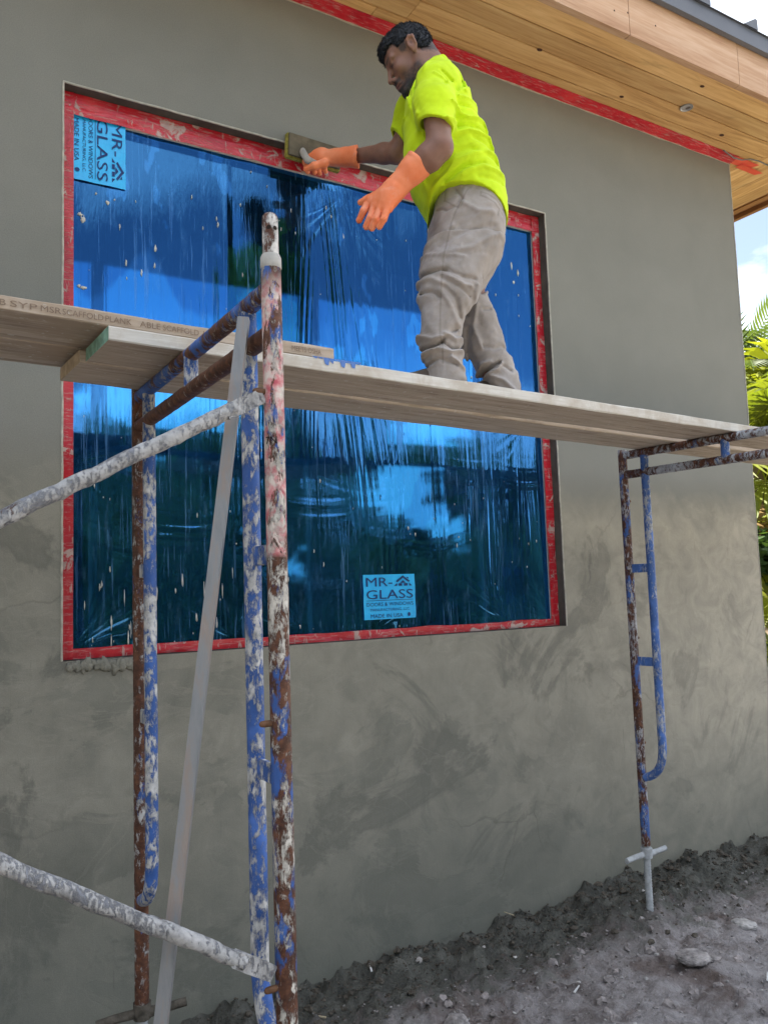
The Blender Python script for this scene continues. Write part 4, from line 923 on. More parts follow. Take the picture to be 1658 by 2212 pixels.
# --- head frame: f forward, h up, s towards the camera
HO = L(893, 120, .005); TL = R(25); HYAW = R(4)
hf = np.array((-math.cos(TL)*math.cos(HYAW), -math.sin(TL), math.cos(TL)*math.sin(HYAW))); hu = np.array((-math.sin(TL), math.cos(TL), 0)); hu = hu-hf*(hu @ hf); hu /= np.linalg.norm(hu); hs = np.cross(hu, hf)
if hs[2] > 0: hs = -hs
HR = np.array((hf, hs, hu))
def H(f, s_, h): return HO+hf*f+hs*s_+hu*h
bd = SDF((-.68, ZDK-.01, -.36), (.26, 3.82, .56), .004)
E_ = lambda c, r, k=.02, op='add': bd.ell(H(*c), r, k, op, HR)
C_ = lambda a, b, ra, rb, k=.012, op='add': bd.cone(H(*a), H(*b), ra, rb, k, op)
E_((.012, 0, .040), (.094, .073, .076), 0); E_((.055, 0, .030), (.050, .060, .048)); E_((.048, 0, -.045), (.054, .056, .070), .025)
E_((.084, 0, -.110), (.023, .030, .024), .02)
for q in (-1, 1):
    C_((-.002, q*.056, -.045), (.010, q*.050, -.085), .016, .018, .02); C_((.010, q*.050, -.085), (.076, q*.020, -.120), .018, .017, .02)
    E_((.074, q*.045, -.036), (.022, .018, .020), .02); C_((.104, q*.010, .012), (.086, q*.052, .010), .0095, .010, .012)
    E_((.106, q*.032, -.010), (.012, .016, .010), .008, 'sub'); E_((.088, q*.031, -.0105), (.0125, .0135, .0125), .003)
    C_((.101, q*.020, -.002), (.094, q*.046, -.003), .0045, .0045, .006)
    E_((.110, q*.0125, -.055), (.0095, .0085, .0085), .006)
    E_((.0, q*.080, -.001), (.0185, .008, .030), .005); C_((.012, q*.085, .018), (.0, q*.089, .026), .0048, .0055, .004); C_((.0, q*.089, .026), (-.014, q*.092, .018), .0055, .0055, .004); C_((-.014, q*.092, .020), (-.013, q*.088, -.014), .0055, .0045, .004)
    E_((.002, q*.091, .001), (.0085, .007, .016), .004, 'sub'); E_((.004, q*.076, -.027), (.008, .006, .009), .005)
    C_((.109, q*.001, -.079), (.094, q*.025, -.084), .0075, .004, .006); C_((.108, q*.001, -.0945), (.094, q*.022, -.090), .008, .004, .006)
    C_((.118, q*.001, -.0865), (.094, q*.027, -.0875), .0022, .002, .003, 'sub')
C_((.104, 0, .004), (.1235, 0, -.043), .0085, .0105, .012); E_((.124, 0, -.046), (.0115, .012, .0105), .006); E_((.100, 0, -.072), (.016, .026, .016), .012)
E_((.088, 0, -.121), (.023, .028, .021), .012)
bd.cone(H(-.020, 0, -.03), L(938, 178, .0), .056, .062, .035); bd.cone(H(-.045, 0, -.02), L(955, 170, 0), .035, .05, .04)
# torso, hips and legs under the clothes
bd.chain([L(950, 190, 0), L(958, 260, 0), L(975, 350, 0), L(1005, 450, 0)], [.060, .090, .10, .075], .04)
for wv in (-.10, .10): bd.ell(L(948, 205, wv), (.055, .045, .06), .04)
bd.chain([L(1000, 470, -.06), L(955, 625, -.10), L(955, 760, -.10), L(958, 860, -.09)], [.06, .05, .045, .04], .03)
bd.chain([L(1012, 470, .06), L(1016, 640, .11), L(1058, 780, .12), L(1082, 868, .12)], [.06, .05, .045, .04], .03)
# near arm, far arm
SHN = L(945, 205, -.185); ELN = L(948, 318, -.255); WRN = L(872, 384, -.215)
bd.chain([SHN, L(945, 262, -.235), ELN], [.044, .045, .046], .02); bd.chain([ELN, L(926, 340, -.250), L(900, 360, -.235), WRN], [.045, .047, .040, .030], .02); bd.ell(L(957, 318, -.255), (.026, .03, .028), .02)
SHF = L(905, 222, .17); ELF = L(857, 330, .275); WRF = L(760, 337, .395)
bd.chain([SHF, L(878, 285, .235), ELF], [.046, .041, .042], .02); bd.chain([ELF, L(830, 331, .31), WRF], [.043, .041, .028], .02)
def m_skin():
    g = G('brown_skin', .5, .4); a = g.n('ShaderNodeAttribute', attribute_name='skin').outputs['Color']
    n = g.noise(60, 5, .6); g.bump(n, .12, .002); g.put(g.b.inputs['Subsurface Weight'], .08); g.put(g.b.inputs['Subsurface Radius'], (.01, .004, .003))
    return g.out(g.mix(1.0, a, g.ramp(g.noise(22, 5), [(.3, .86), (.7, 1.12)]), 'MULTIPLY'))
body, V = sdf_obj('body', bd, m_skin(), person, 2)
del bd
q = (V-HO) @ HR.T; f_, s_, h_ = q[:, 0], np.abs(q[:, 1]), q[:, 2]; nz_ = fbm(q[:, 0]*150, q[:, 2]*150+q[:, 1]*90, 3, 3)
hd = np.linalg.norm(q, axis=1) < .2
base = np.array((.235, .118, .082)); col = np.tile(base, (len(V), 1))
sm = lambda e0, e1, x: np.clip((x-e0)/(e1-e0), 0, 1)
def paint(mask, c): 
    global col
    m = np.clip(mask, 0, 1)[:, None]; col = col*(1-m)+np.array(c)*m
paint(hd*sm(-.02, -.045, h_)*sm(.05, .09, f_)*.35, (.30, .135, .095))
beard = hd*np.maximum(sm(-.086, -.102, h_)*sm(.034, .056, f_+ (nz_-.5)*.03), sm(-.064, -.070, h_)*sm(-.082, -.077, -(-h_))*0)
must = hd*sm(.010, .0, np.abs(h_+.070)-.004)*sm(.086, .094, f_)*(s_ < .034)
side = hd*sm(-.055, -.075, h_)*sm(.072, .05, np.abs(f_-.055)+.0)*sm(.03, .045, s_)*.45+hd*sm(-.062, -.085, h_)*sm(.0, .02, f_)*.55
paint(np.clip(side, 0, .75)*(.5+nz_), (.045, .032, .03)); paint(np.clip(beard*(.6+.8*nz_), 0, 1), (.020, .018, .019)); paint(must*(.65+.6*nz_), (.022, .018, .018))
paint(beard*(nz_ > .62)*sm(-.118, -.13, h_), (.10, .10, .105))
lips = hd*sm(.009, .005, np.abs(h_+.0868))*sm(.098, .103, f_)*(s_ < .024); paint(lips*.9, (.20, .085, .075)); paint(hd*sm(.0028, .0012, np.abs(h_+.0868))*(f_ > .09)*(s_ < .028), (.05, .02, .02))
brow = hd*sm(.007, .003, np.abs(h_-.0145-.05*np.clip(s_-.03, 0, 1)))*sm(.012, .016, s_)*sm(.056, .05, s_)*(f_ > .075); paint(brow*.85, (.025, .018, .017))
eye = hd*sm(.0065, .003, np.abs(h_+.0145))*sm(.018, .022, s_)*sm(.046, .042, s_)*(f_ > .08); paint(eye*.85, (.035, .022, .02))
paint(hd*sm(.012, .006, np.hypot(h_+.010, s_-.032))*(f_ > .08)*.3, (.12, .055, .045)); paint(hd*sm(.004, .002, np.hypot(h_+.056, s_-.0105))*(f_ > .10)*(f_ < .122), (.05, .02, .02))
paint(hd*(s_ > .076)*sm(.022, .0, np.abs(f_))*.45, (.30, .15, .105))
hb_ = np.interp(f_, [-.13, -.075, -.05, -.022, -.014, .014, .022, .043, .050, .064, .078, .10, .118, .14], [-.045, -.047, -.040, -.030, .040, .042, .006, .004, .022, .048, .046, .040, .036, .036])
paint(hd*sm(-.012, .004, h_-hb_+(nz_-.5)*.02)*.85*((s_ < .079) | (h_ > .03)), (.022, .019, .021)); paint(hd*(s_ > .079)*sm(.006, .002, np.hypot(f_-.002, (h_-.002)*.6))*.8, (.07, .03, .022))
vcol(body.data, 'skin', col)
# --- hair
hr = SDF(HO-.16, HO+.16, .003)
hr.ell(H(.010, 0, .046), (.101, .079, .083), 0, 'add', HR); hr.ell(H(.068, 0, .066), (.050, .062, .036), .02, 'add', HR); hr.ell(H(-.03, 0, .0), (.050, .069, .060), .03, 'add', HR)
bf = np.array([-.13, -.075, -.05, -.022, -.014, .014, .022, .043, .050, .064, .078, .10, .118, .14]); bh = np.array([-.045, -.047, -.040, -.030, .030, .034, .006, .004, .022, .048, .046, .040, .036, .036])
_x, _y, _z = np.meshgrid(*hr.ax, indexing='ij'); D_ = np.stack([_x, _y, _z], -1)-HO; Fq = D_ @ hf; Sq = D_ @ hs; Hq = D_ @ hu
st = fbm(Fq*60+Sq*30, Hq*190+Sq*160, 3, 5)+.6*fbm(Fq*220+Hq*60, Sq*220, 2, 9)
hr.F -= ((st-.8)*.009).astype(np.float32)
bh2 = bh+np.where(bf < -.018, .012, 0.0)+np.where((bf > .018) & (bf < .048), .022, 0.0)
bound = np.interp(Fq+(fbm(Sq*190, Hq*40, 3, 3)-.5)*.026, bf, bh2)
hr.F = np.maximum(hr.F, (bound-Hq)*.8).astype(np.float32); del _x, _y, _z, D_, Fq, Sq, Hq, st, bound
def m_hair():
    g = G('black_greying_hair', .5, .3); n = g.noise(70, 5, .65, v=g.mapv((1, 1, .35))); n2 = g.noise(300, 3, .6, v=g.mapv((1, 1, .25)))
    gr = g.math('MULTIPLY', g.ramp(n2, [(.55, 0.0), (.72, .9)]), g.ramp(n, [(.45, .0), (.66, 1.0)]))
    g.bump(n2, .8, .004); return g.out(g.mix(gr, (.012, .014, .019), (.10, .11, .13)))
hair, HV = sdf_obj('hair', hr, m_hair(), person, 1)
# short strands laid over the hair mass, one mesh with it
bm = bmesh.new(); bm.from_mesh(hair.data); rg = random.Random(77); vsn = [(v.co.copy(), v.normal.copy()) for v in bm.verts]
crown = Vector((0, 0, 0)); cw = H(-.055, .0, .105); crown = Vector((cw[0], cw[2], cw[1]-ZDK)); fvec = Vector((hf[0], hf[2], hf[1]))
for _ in range(9000):
    c, n = rg.choice(vsn); d = (c-crown); d = d-n*d.dot(n)
    if d.length < 1e-4: continue
    d = (d.normalized()+Vector((rg.gauss(0, .3), rg.gauss(0, .3), rg.gauss(0, .3)))); d = (d-n*d.dot(n)).normalized(); s_ = n.cross(d)
    ln = rg.uniform(.007, .015); wd_ = rg.uniform(.0004, .0008); a = c-n*.0008+s_*rg.uniform(-.001, .001)
    t = a+d*ln*.9+n*rg.uniform(.0008, .0042); m_ = a+d*ln*.5+n*rg.uniform(.0012, .0030)
    q4 = [bm.verts.new(x_) for x_ in (a-s_*wd_, a+s_*wd_, m_+s_*wd_*.9, t, m_-s_*wd_*.9)]
    bm.faces.new(q4)
bm.to_mesh(hair.data); bm.free()
# --- shirt
def row(py, x0, x1, wc, wh): a, b_ = L(x0, py, wc), L(x1, py, wc); return ((a[1]+b_[1])/2, a[0], b_[0], wc, wh)
sh = SDF((-.32, 2.80, -.36), (.30, 3.72, .36), .0045)
sh.stack([row(500, 926, 1097, 0, .180), row(470, 920, 1097, 0, .180), row(440, 902, 1096, 0, .178), row(410, 886, 1091, 0, .176), row(370, 873, 1076, 0, .172), row(330, 870, 1059, .0, .168), row(290, 871, 1044, .0, .168), row(250, 874, 1029, .0, .172), row(215, 882, 1013, .0, .170), row(190, 893, 1002, 0, .150), row(168, 908, 988, 0, .110), row(152, 925, 972, 0, .075), row(144, 938, 966, 0, .06)], 0, pw=2.15)
sh.chain([L(935, 182, -.15), L(938, 225, -.205), L(940, 300, -.255)], [.062, .066, .069], .045); sh.chain([L(915, 190, .13), L(890, 240, .205), L(862, 315, .262)], [.058, .060, .062], .045)
sh.chain([L(940, 160, 0), L(950, 185, -.07)], [.05, .05], .05); sh.ell(L(948, 178, -.115), (.055, .05, .045), .05)
# openings: neck, sleeves
sh.cone(H(-.012, 0, -.05), L(928, 172, .0), .066, .064, .006, 'sub')
sh.cone(L(941, 262, -.228), L(942, 330, -.275), .052, .060, .004, 'sub'); sh.cone(L(877, 282, .232), L(853, 340, .30), .046, .053, .004, 'sub')
P2 = lambda *a: L(*a)[:2]
sh.folds([([P2(1043, 288), P2(1010, 300), P2(978, 300)], .008, .008), ([P2(1050, 308), P2(1015, 312), P2(985, 322)], -.007, .008), ([P2(1056, 325), P2(1010, 328), P2(968, 348)], .008, .009), ([P2(1062, 345), P2(1020, 340)], -.005, .009),
          ([P2(1062, 360), P2(1030, 372), P2(990, 400), P2(935, 450)], .007, .012), ([P2(1040, 392), P2(1000, 410), P2(960, 440)], -.006, .011), ([P2(1085, 400), P2(1040, 402), P2(1000, 425)], .006, .011), ([P2(1070, 372), P2(1010, 365), P2(950, 400)], -.005, .013), ([P2(1080, 420), P2(1030, 428)], -.004, .010),
          ([P2(985, 245), P2(1000, 218), P2(995, 195)], -.008, .008), ([P2(1005, 240), P2(1012, 222)], .006, .008), ([P2(975, 235), P2(955, 222)], -.006, .007), ([P2(968, 250), P2(940, 232)], .005, .008), ([P2(990, 262), P2(1030, 248)], .005, .007), ([P2(990, 275), P2(1038, 266)], -.005, .007),
          ([P2(905, 180), P2(898, 215), P2(900, 255)], -.006, .008), ([P2(930, 175), P2(918, 220)], .004, .01), ([P2(880, 240), P2(890, 290), P2(905, 330)], .006, .010), ([P2(885, 280), P2(900, 320)], -.005, .008), ([P2(900, 400), P2(925, 450)], .005, .012), ([P2(1046, 292), P2(1052, 300)], .006, .006), ([P2(1058, 330), P2(1064, 338)], .006, .006), ([P2(1070, 362), P2(1076, 372)], .005, .007), ([P2(855, 290), P2(872, 275)], .005, .008), ([P2(935, 452), P2(1010, 400)], -.005, .010), ([P2(960, 262), P2(965, 240)], -.004, .008)])
sh.noise(.009, 18, 7, 5, .6); sh.noise(.003, 34, 55, 9); sh.noise(.005, 60, 12, 12, -.7)
hx = np.array([P2(x_, y_) for x_, y_ in ((915, 502), (924, 492), (929, 468), (936, 455), (950, 444), (965, 439), (1014, 439), (1040, 444), (1056, 449), (1078, 463), (1093, 479), (1110, 490))])
sh.cut(lambda X, Y, Z: (np.interp(X.ravel(), hx[:, 0], hx[:, 1]).astype(np.float32)[:, None, None]-Y)*.85)
def planecut(s, a, b_, inside, box):      # removes the side of line a-b (in u-v) away from 'inside', only for w in box
    d = b_-a; n = np.array((-d[1], d[0])); n /= np.linalg.norm(n)
    if (inside-a) @ n > 0: n = -n
    X, Y, Z = np.meshgrid(*s.ax, indexing='ij', sparse=True)
    g_ = ((X-a[0])*n[0]+(Y-a[1])*n[1])+0*Z; m = (Z > box[0]) & (Z < box[1]) & (X > box[2]) & (X < box[3]) & (Y > box[4])
    s.F = np.where(m, np.maximum(s.F, g_), s.F).astype(np.float32)
ca, cb_ = L(903, 268, -.23), L(981, 282, -.23); planecut(sh, ca[:2], cb_[:2], L(940, 220, -.23)[:2], (-.5, -.182, -.3, .2, 0))
fa_, fb_ = L(842, 281, .25), L(873, 317, .25); planecut(sh, fa_[:2], fb_[:2], L(895, 240, .25)[:2], (.185, .5, -.4, -.02, 0))
def m_cloth(name, col, var, scale, rough=.85, sheen=.2, bump=.15):
    g = G(name, rough, .2); n = g.noise(scale, 6, .6); w_ = g.noise(420, 2, .5); dn = g.noise(5, 7, .62, .6)
    g.bump(g.math('ADD', g.math('MULTIPLY', n, .7), g.math('MULTIPLY', w_, .25)), bump, .006); g.put(g.b.inputs['Sheen Weight'], sheen)
    c = g.ramp(g.math('ADD', g.math('MULTIPLY', n, .4), g.math('MULTIPLY', dn, .6)), [(.34, tuple(x*(1-var) for x in col)), (.62, col)]); return g, c
g, c = m_cloth('neon_yellow_cotton', (.62, .84, .012), .22, 14, .8, .05, .25); g.out(c); shirt, _ = sdf_obj('shirt', sh, g.m, person, 1); del sh
# --- trousers
tr = SDF((-.26, ZDK-.02, -.32), (.32, 3.20, .36), .0042)
tr.stack([row(425, 938, 1076, 0, .145), row(442, 938, 1083, 0, .152), row(462, 936, 1090, 0, .160), row(480, 930, 1094, 0, .168), row(500, 924, 1095, 0, .175), row(530, 918, 1092, 0, .172), row(556, 912, 1085, 0, .165), row(580, 906, 1064, -.03, .140), row(600, 906, 1050, -.06, .12)], 0, pw=2.3)
wn_ = -.10
tr.stack([row(520, 921, 1092, -.085, .098), row(560, 911, 1075, -.095, .100), row(593, 903, 1052, -.10, .102), row(622, 904, 1038, -.105, .100), row(645, 900, 1027, -.11, .097), row(665, 907, 1017, -.11, .09), row(701, 908, 1000, -.105, .085), row(732, 901, 992, -.10, .084), row(758, 902, 993, -.10, .085), row(778, 912, 998, -.10, .084), row(803, 919, 1001, -.095, .082), row(825, 918, 1005, -.095, .08), row(858, 922, 1004, -.095, .078)], .02, pw=2.15)
tr.stack([row(520, 985, 1092, .085, .09), row(557, 985, 1086, .095, .09), row(590, 985, 1068, .105, .09), row(615, 984, 1056, .11, .088), row(640, 984, 1054, .115, .085), row(660, 988, 1064, .12, .083), row(691, 988, 1076, .12, .082), row(728, 991, 1088, .125, .08), row(762, 1001, 1092, .125, .08), row(775, 1008, 1104, .125, .08), row(797, 1020, 1111, .125, .08), row(808, 1036, 1116, .125, .078), row(826, 1042, 1122, .125, .078), row(842, 1045, 1127, .125, .076), row(872, 1048, 1130, .125, .075)], .02, pw=2.15)
tr.folds([([P2(905, 622), P2(935, 626), P2(965, 624)], -.009, .008), ([P2(902, 640), P2(930, 640), P2(955, 655)], .008, .012), ([P2(912, 665), P2(935, 668), P2(950, 680)], -.008, .009), ([P2(960, 625), P2(1000, 640), P2(1022, 638)], -.006, .008), ([P2(955, 640), P2(985, 658), P2(1010, 672)], -.005, .008), ([P2(960, 660), P2(985, 685), P2(992, 712)], -.006, .009), ([P2(950, 665), P2(975, 700), P2(990, 735)], .005, .010), ([P2(968, 640), P2(1000, 655), P2(1015, 655)], .006, .008),
          ([P2(903, 752), P2(935, 764), P2(955, 760)], .010, .010), ([P2(913, 776), P2(940, 778), P2(958, 764)], -.013, .007), ([P2(915, 790), P2(945, 783), P2(975, 790), P2(998, 782)], .010, .009), ([P2(955, 768), P2(975, 780), P2(998, 772)], -.010, .006), ([P2(960, 752), P2(985, 762), P2(997, 755)], .009, .009), ([P2(920, 812), P2(950, 802), P2(985, 812)], -.007, .008), ([P2(975, 800), P2(1000, 815)], .008, .009), ([P2(990, 735), P2(975, 745)], -.008, .007),
          ([P2(1035, 805), P2(1055, 790), P2(1080, 775)], -.013, .008), ([P2(1050, 800), P2(1075, 792), P2(1085, 778)], .010, .008), ([P2(1028, 796), P2(1040, 780), P2(1060, 775)], .010, .010), ([P2(1060, 805), P2(1090, 815), P2(1115, 835)], .008, .010), ([P2(1050, 815), P2(1070, 830)], -.007, .009), ([P2(1088, 735), P2(1070, 745), P2(1045, 740)], -.005, .010), ([P2(1030, 650), P2(1022, 700), P2(1040, 742)], .006, .010), ([P2(1010, 700), P2(1012, 745), P2(1030, 785)], -.009, .014), ([P2(1060, 655), P2(1045, 660)], -.006, .008), ([P2(1085, 780), P2(1105, 790)], -.007, .008),
          ([P2(1086, 550), P2(1065, 580), P2(1040, 622)], -.009, .008), ([P2(1075, 540), P2(1010, 580), P2(960, 590)], .005, .012), ([P2(1060, 520), P2(1000, 545), P2(950, 570)], -.004, .013), ([P2(945, 480), P2(965, 492), P2(985, 485)], -.005, .008), ([P2(1000, 480), P2(1030, 500), P2(1060, 495)], .004, .012), ([P2(925, 560), P2(950, 545), P2(975, 530)], .005, .012), ([P2(910, 580), P2(950, 592), P2(1000, 598)], .004, .009), ([P2(985, 446), P2(995, 470), P2(985, 490)], -.005, .007)])
tr.noise(.013, 16, 7, 15, .5); tr.noise(.009, 46, 20, 19, -.5); tr.noise(.005, 20, 60, 23, .2)
g, c = m_cloth('dusty_grey_twill', (.395, .352, .322), .32, 11, .9, .15, .3)
a_ = g.n('ShaderNodeAttribute', attribute_name='seam').outputs['Fac']; dus = g.noise(7, 8, .65, .7)
c = g.mix(g.ramp(dus, [(.5, 0.0), (.66, .5)]), c, (.45, .42, .42)); c = g.mix(g.math('MULTIPLY', a_, .45), c, (.16, .135, .115)); g.out(c)
trous, V = sdf_obj('trousers', tr, g.m, person, 1); del tr
lines = [[P2(988, 487), P2(975, 520), P2(966, 560), P2(958, 600), P2(954, 650), P2(952, 700), P2(951, 758), P2(956, 775), P2(957, 812)], [P2(963, 441), P2(960, 465), P2(975, 482), P2(987, 487)], [P2(1035, 455), P2(1065, 464), P2(1088, 480)], [P2(1035, 455), P2(1034, 464)], [P2(1074, 480), P2(1071, 496)], [P2(1036, 464), P2(1064, 474), P2(1085, 490)], [P2(988, 487), P2(1008, 450)]]
sg = np.zeros(len(V))
for ln in lines:
    for i in range(len(ln)-1):
        a, b_ = ln[i], ln[i+1]; d = b_-a; t = np.clip(((V[:, :2]-a) @ d)/(d @ d), 0, 1); r_ = np.linalg.norm(V[:, :2]-a-t[:, None]*d, axis=1); sg = np.maximum(sg, np.clip(1.4-r_/.0032, 0, 1)*(V[:, 2] < .02))
at = trous.data.attributes.new('seam', 'FLOAT', 'POINT'); at.data.foreach_set('value', sg.astype(np.float32))
# --- boots, mostly hidden by the plank edge
g, c = m_cloth('dusty_work_boot', (.12, .095, .075), .4, 20)
g.out(c)
for toe, heel, ank in ((L(870, 858, -.10), L(985, 873, -.09), L(958, 845, -.095)), (L(1005, 866, .13), L(1098, 884, .12), L(1085, 850, .125))):
    zz = ZDK+.012; toe[1] = heel[1] = zz+.03; mid = (toe+heel)/2
    bt = SDF(np.minimum(toe, heel)-.09, np.maximum(toe, heel)+np.array((.09, .16, .09)), .005)
    bt.cone(heel, mid, .043, .046, 0); bt.cone(mid, toe, .046, .038, .03); bt.cone(heel+np.array((-.03, .02, 0)), ank, .045, .052, .04)
    bt.cut(lambda X, Y, Z: (ZDK+.001-Y)+0*X+0*Z); sdf_obj('boot', bt, g.m, person, 1)
# --- gloves
g = G('orange_rubber_glove', .55, .45); n = g.noise(16, 6, .6, .4); n2 = g.noise(7, 5, .6); g.bump(n, .3, .006)
c = g.ramp(n2, [(.34, (.86, .20, .065)), (.62, (.92, .30, .14))]); du = g.noise(12, 7, .65, .4); g.out(g.mix(g.ramp(du, [(.54, 0.0), (.68, .45)]), c, (.90, .45, .32))); M['glove'] = g.m
W0 = -.225
gl = SDF(L(750, 510, W0)-np.array((0, .0, .10)), L(935, 325, W0)+np.array((0, 0, .10)), .0028)
cu0, wr, kn = L(904, 354, -.236), L(858, 402, -.222), L(822, 440, -.215)
gl.chain([cu0, L(890, 368, -.232), wr], [.054, .049, .038], .01); gl.cone(wr, L(838, 425, -.22), .038, .040, .02)
for kx, ky, dw in ((800, 432, .018), (812, 444, .008), (824, 450, -.004), (838, 450, -.016)): gl.cone(L(850, 412, W0), L(kx, ky, W0+dw), .026, .0175, .022)
for base, mid, tip, r0, dw in (((796, 436), (785, 455), (775, 475), .0140, .022), ((808, 447), (800, 470), (791, 489), .0140, .008), ((821, 452), (812, 474), (803, 492), .0140, -.006), ((835, 453), (828, 473), (819, 489), .0130, -.020)):
    gl.chain([L(*base, W0+dw), L(*mid, W0+dw-.004), L(*tip, W0+dw+.010)], [r0+.001, r0, r0-.0022], .004)
gl.chain([L(826, 415, W0+.035), L(795, 431, W0+.062), L(778, 437, W0+.068)], [.020, .0145, .0115], .012)
gl.cone(L(902, 352, -.236), L(918, 336, -.243), .046, .050, .002, 'sub')
gl.folds([([P2(845, 400), P2(870, 418)], -.003, .006), ([P2(838, 410), P2(862, 430)], .003, .006), ([P2(872, 365), P2(900, 392)], .003, .007), ([P2(880, 360), P2(905, 384)], -.002, .006)])
gl.noise(.004, 30, 30, 4)
ga, gb = L(884, 335, W0), L(923, 372, W0); planecut(gl, ga[:2], gb[:2], kn[:2], (-.6, .6, -2, 2, 0))
sdf_obj('glove', gl, M['glove'], person, 1)
W1 = .455
g2 = SDF(L(640, 395, W1)-np.array((0, 0, .14)), L(790, 300, W1)+np.array((0, 0, .11)), .0028)
g2.chain([L(774, 338, .375), L(745, 339, .405), L(725, 340, .425)], [.049, .040, .033], .012)
g2.cone(L(725, 340, .425), L(700, 340, .445), .034, .037, .02); g2.ell(L(690, 338, .45), (.044, .036, .036), .02)
for i, (k1, k2, k3, dw) in enumerate((((672, 338), (659, 349), (664, 371), .010), ((684, 342), (672, 356), (679, 372), .030), ((694, 346), (685, 360), (690, 374), .045), ((705, 350), (699, 361), (703, 370), .055))):
    g2.chain([L(*k1, W1+dw-.02), L(*k2, W1+dw+.012), L(*k3, W1+dw+.022)], [.0165, .0145, .0115], .005)
g2.chain([L(700, 352, W1-.045), L(678, 358, W1-.058), L(660, 365, W1-.050)], [.021, .0155, .0115], .012)
g2.cone(L(774, 338, .375), L(800, 337, .345), .041, .048, .002, 'sub'); g2.noise(.004, 30, 30, 8); g2.folds([([P2(735, 330), P2(730, 350)], -.003, .005), ([P2(742, 332), P2(738, 352)], .003, .006)])
ga, gb = L(773, 310, .38), L(775, 365, .38); planecut(g2, ga[:2], gb[:2], L(720, 338, .42)[:2], (-.6, .8, -2, 2, 0))
sdf_obj('glove', g2, M['glove'], person, 1)
# --- the float in the far hand
fl = empty('plastering_float', at_y(672, 332, -.03)); fo_ = fl.location.copy()
cs = [at_y(px, py, -.022) for px, py in ((637, 345), (737, 370), (738, 328), (646, 298))]
ex = (cs[1]-cs[0]).normalized(); ez = (cs[3]-cs[0]); ez = (ez-ex*ez.dot(ex)).normalized(); ctr = sum(cs, Vector())/4; ey = Vector((0, 1, 0))
hw, hh_ = .135, .058
fx = Vector((1, 0, -.03)).normalized(); fz = Vector((.05, 0, 1)).normalized(); ctr = at_y(676, 330, -.02)
def slab(y0, y1, gw, gh, nm, mat, bev):
    b = MB(); pts = []
    for y_ in (y0, y1):
        pts += [ctr-fo_+fx*sx*(hw+gw)+fz*sz*(hh_+gh)+Vector((0, y_-(-.02), 0)) for sx, sz in ((-1, -1), (1, -1), (1, 1), (-1, 1))]
    b.hexa(pts); return b.build(nm, mat, fl, bevel=bev)
slab(-.030, -.004, 0, 0, 'sponge_pad', plain('olive_yellow_sponge', (.30, .27, .06), .95, var=.45, scale=60, bump=.9, bdist=.006), .004)
slab(-.042, -.0305, -.006, -.006, 'backing_board', plain('worn_brown_backing', (.12, .10, .065), .8, var=.35, scale=25), .002)
b = MB(); hp = [LW(L(652, 322, W1+.028)), LW(L(655, 331, W1-.010)), LW(L(664, 345, W1-.022)), LW(L(680, 353, W1-.02)), LW(L(700, 353, W1-.005)), LW(L(712, 350, W1+.03))]
b.tube([p-fo_ for p in hp], [.013, .016, .017, .016, .015, .012], 14, lump=.03); b.build('handle', plain('pale_worn_handle', (.40, .38, .34), .7, var=.2, scale=30), fl)
tag(fl, 'sponge faced plastering float pressed to the wall above the window', 'float')
# ------------------------------------------------------------------ plants beyond the corner and behind the camera
def m_leaf(name, c0, c1, trans=.45):
    g = G(name, .5, .35); inf = g.n('ShaderNodeAttribute', attribute_name='tone').outputs['Fac']
    n = g.noise(3, 3); col = g.ramp(g.math('ADD', g.math('MULTIPLY', inf, .7), g.math('MULTIPLY', n, .3)), [(.2, c0), (.8, c1)])
    g.out(col); t = g.n('ShaderNodeBsdfTranslucent', {'Color': g.mix(1.0, col, (1.5, 1.5, .7), 'MULTIPLY')})
    mx = g.n('ShaderNodeMixShader', {0: trans}); g.t.links.new(g.b.outputs[0], mx.inputs[1]); g.t.links.new(t.outputs[0], mx.inputs[2])
    g.t.links.new(mx.outputs[0], g.t.nodes['Material Output'].inputs['Surface']); return g.m
M['fan'] = m_leaf('fan_palm_leaf', (.075, .105, .010), (.20, .215, .018), .4)
M['feather'] = m_leaf('feather_palm_leaf', (.03, .06, .014), (.09, .12, .028), .35)
M['dead'] = m_leaf('dead_palm_leaf', (.16, .10, .04), (.36, .25, .11), .3)
M['bush'] = m_leaf('dark_bush_leaf', (.018, .040, .014), (.05, .09, .026), .3)
M['tree'] = m_leaf('tree_leaf', (.03, .07, .018), (.075, .12, .03), .3)
M['trunk'] = plain('palm_trunk', (.20, .155, .105), .9, var=.4, scale=12, bump=.7, bdist=.02)
class LB:
    def __init__(s): s.v = []; s.f = []; s.t = []
    def quad(s, p, tone): b = len(s.v); s.v += [tuple(x) for x in p]; s.f.append(tuple(range(b, b+len(p)))); s.t += [tone]*len(p)
    def build(s, name, mat, parent):
        me = bpy.data.meshes.new(name); me.from_pydata(s.v, [], s.f); o = link_mesh(name, me, mat, parent)
        at = me.attributes.new('tone', 'FLOAT', 'POINT'); at.data.foreach_set('value', np.array(s.t, np.float32)); return o
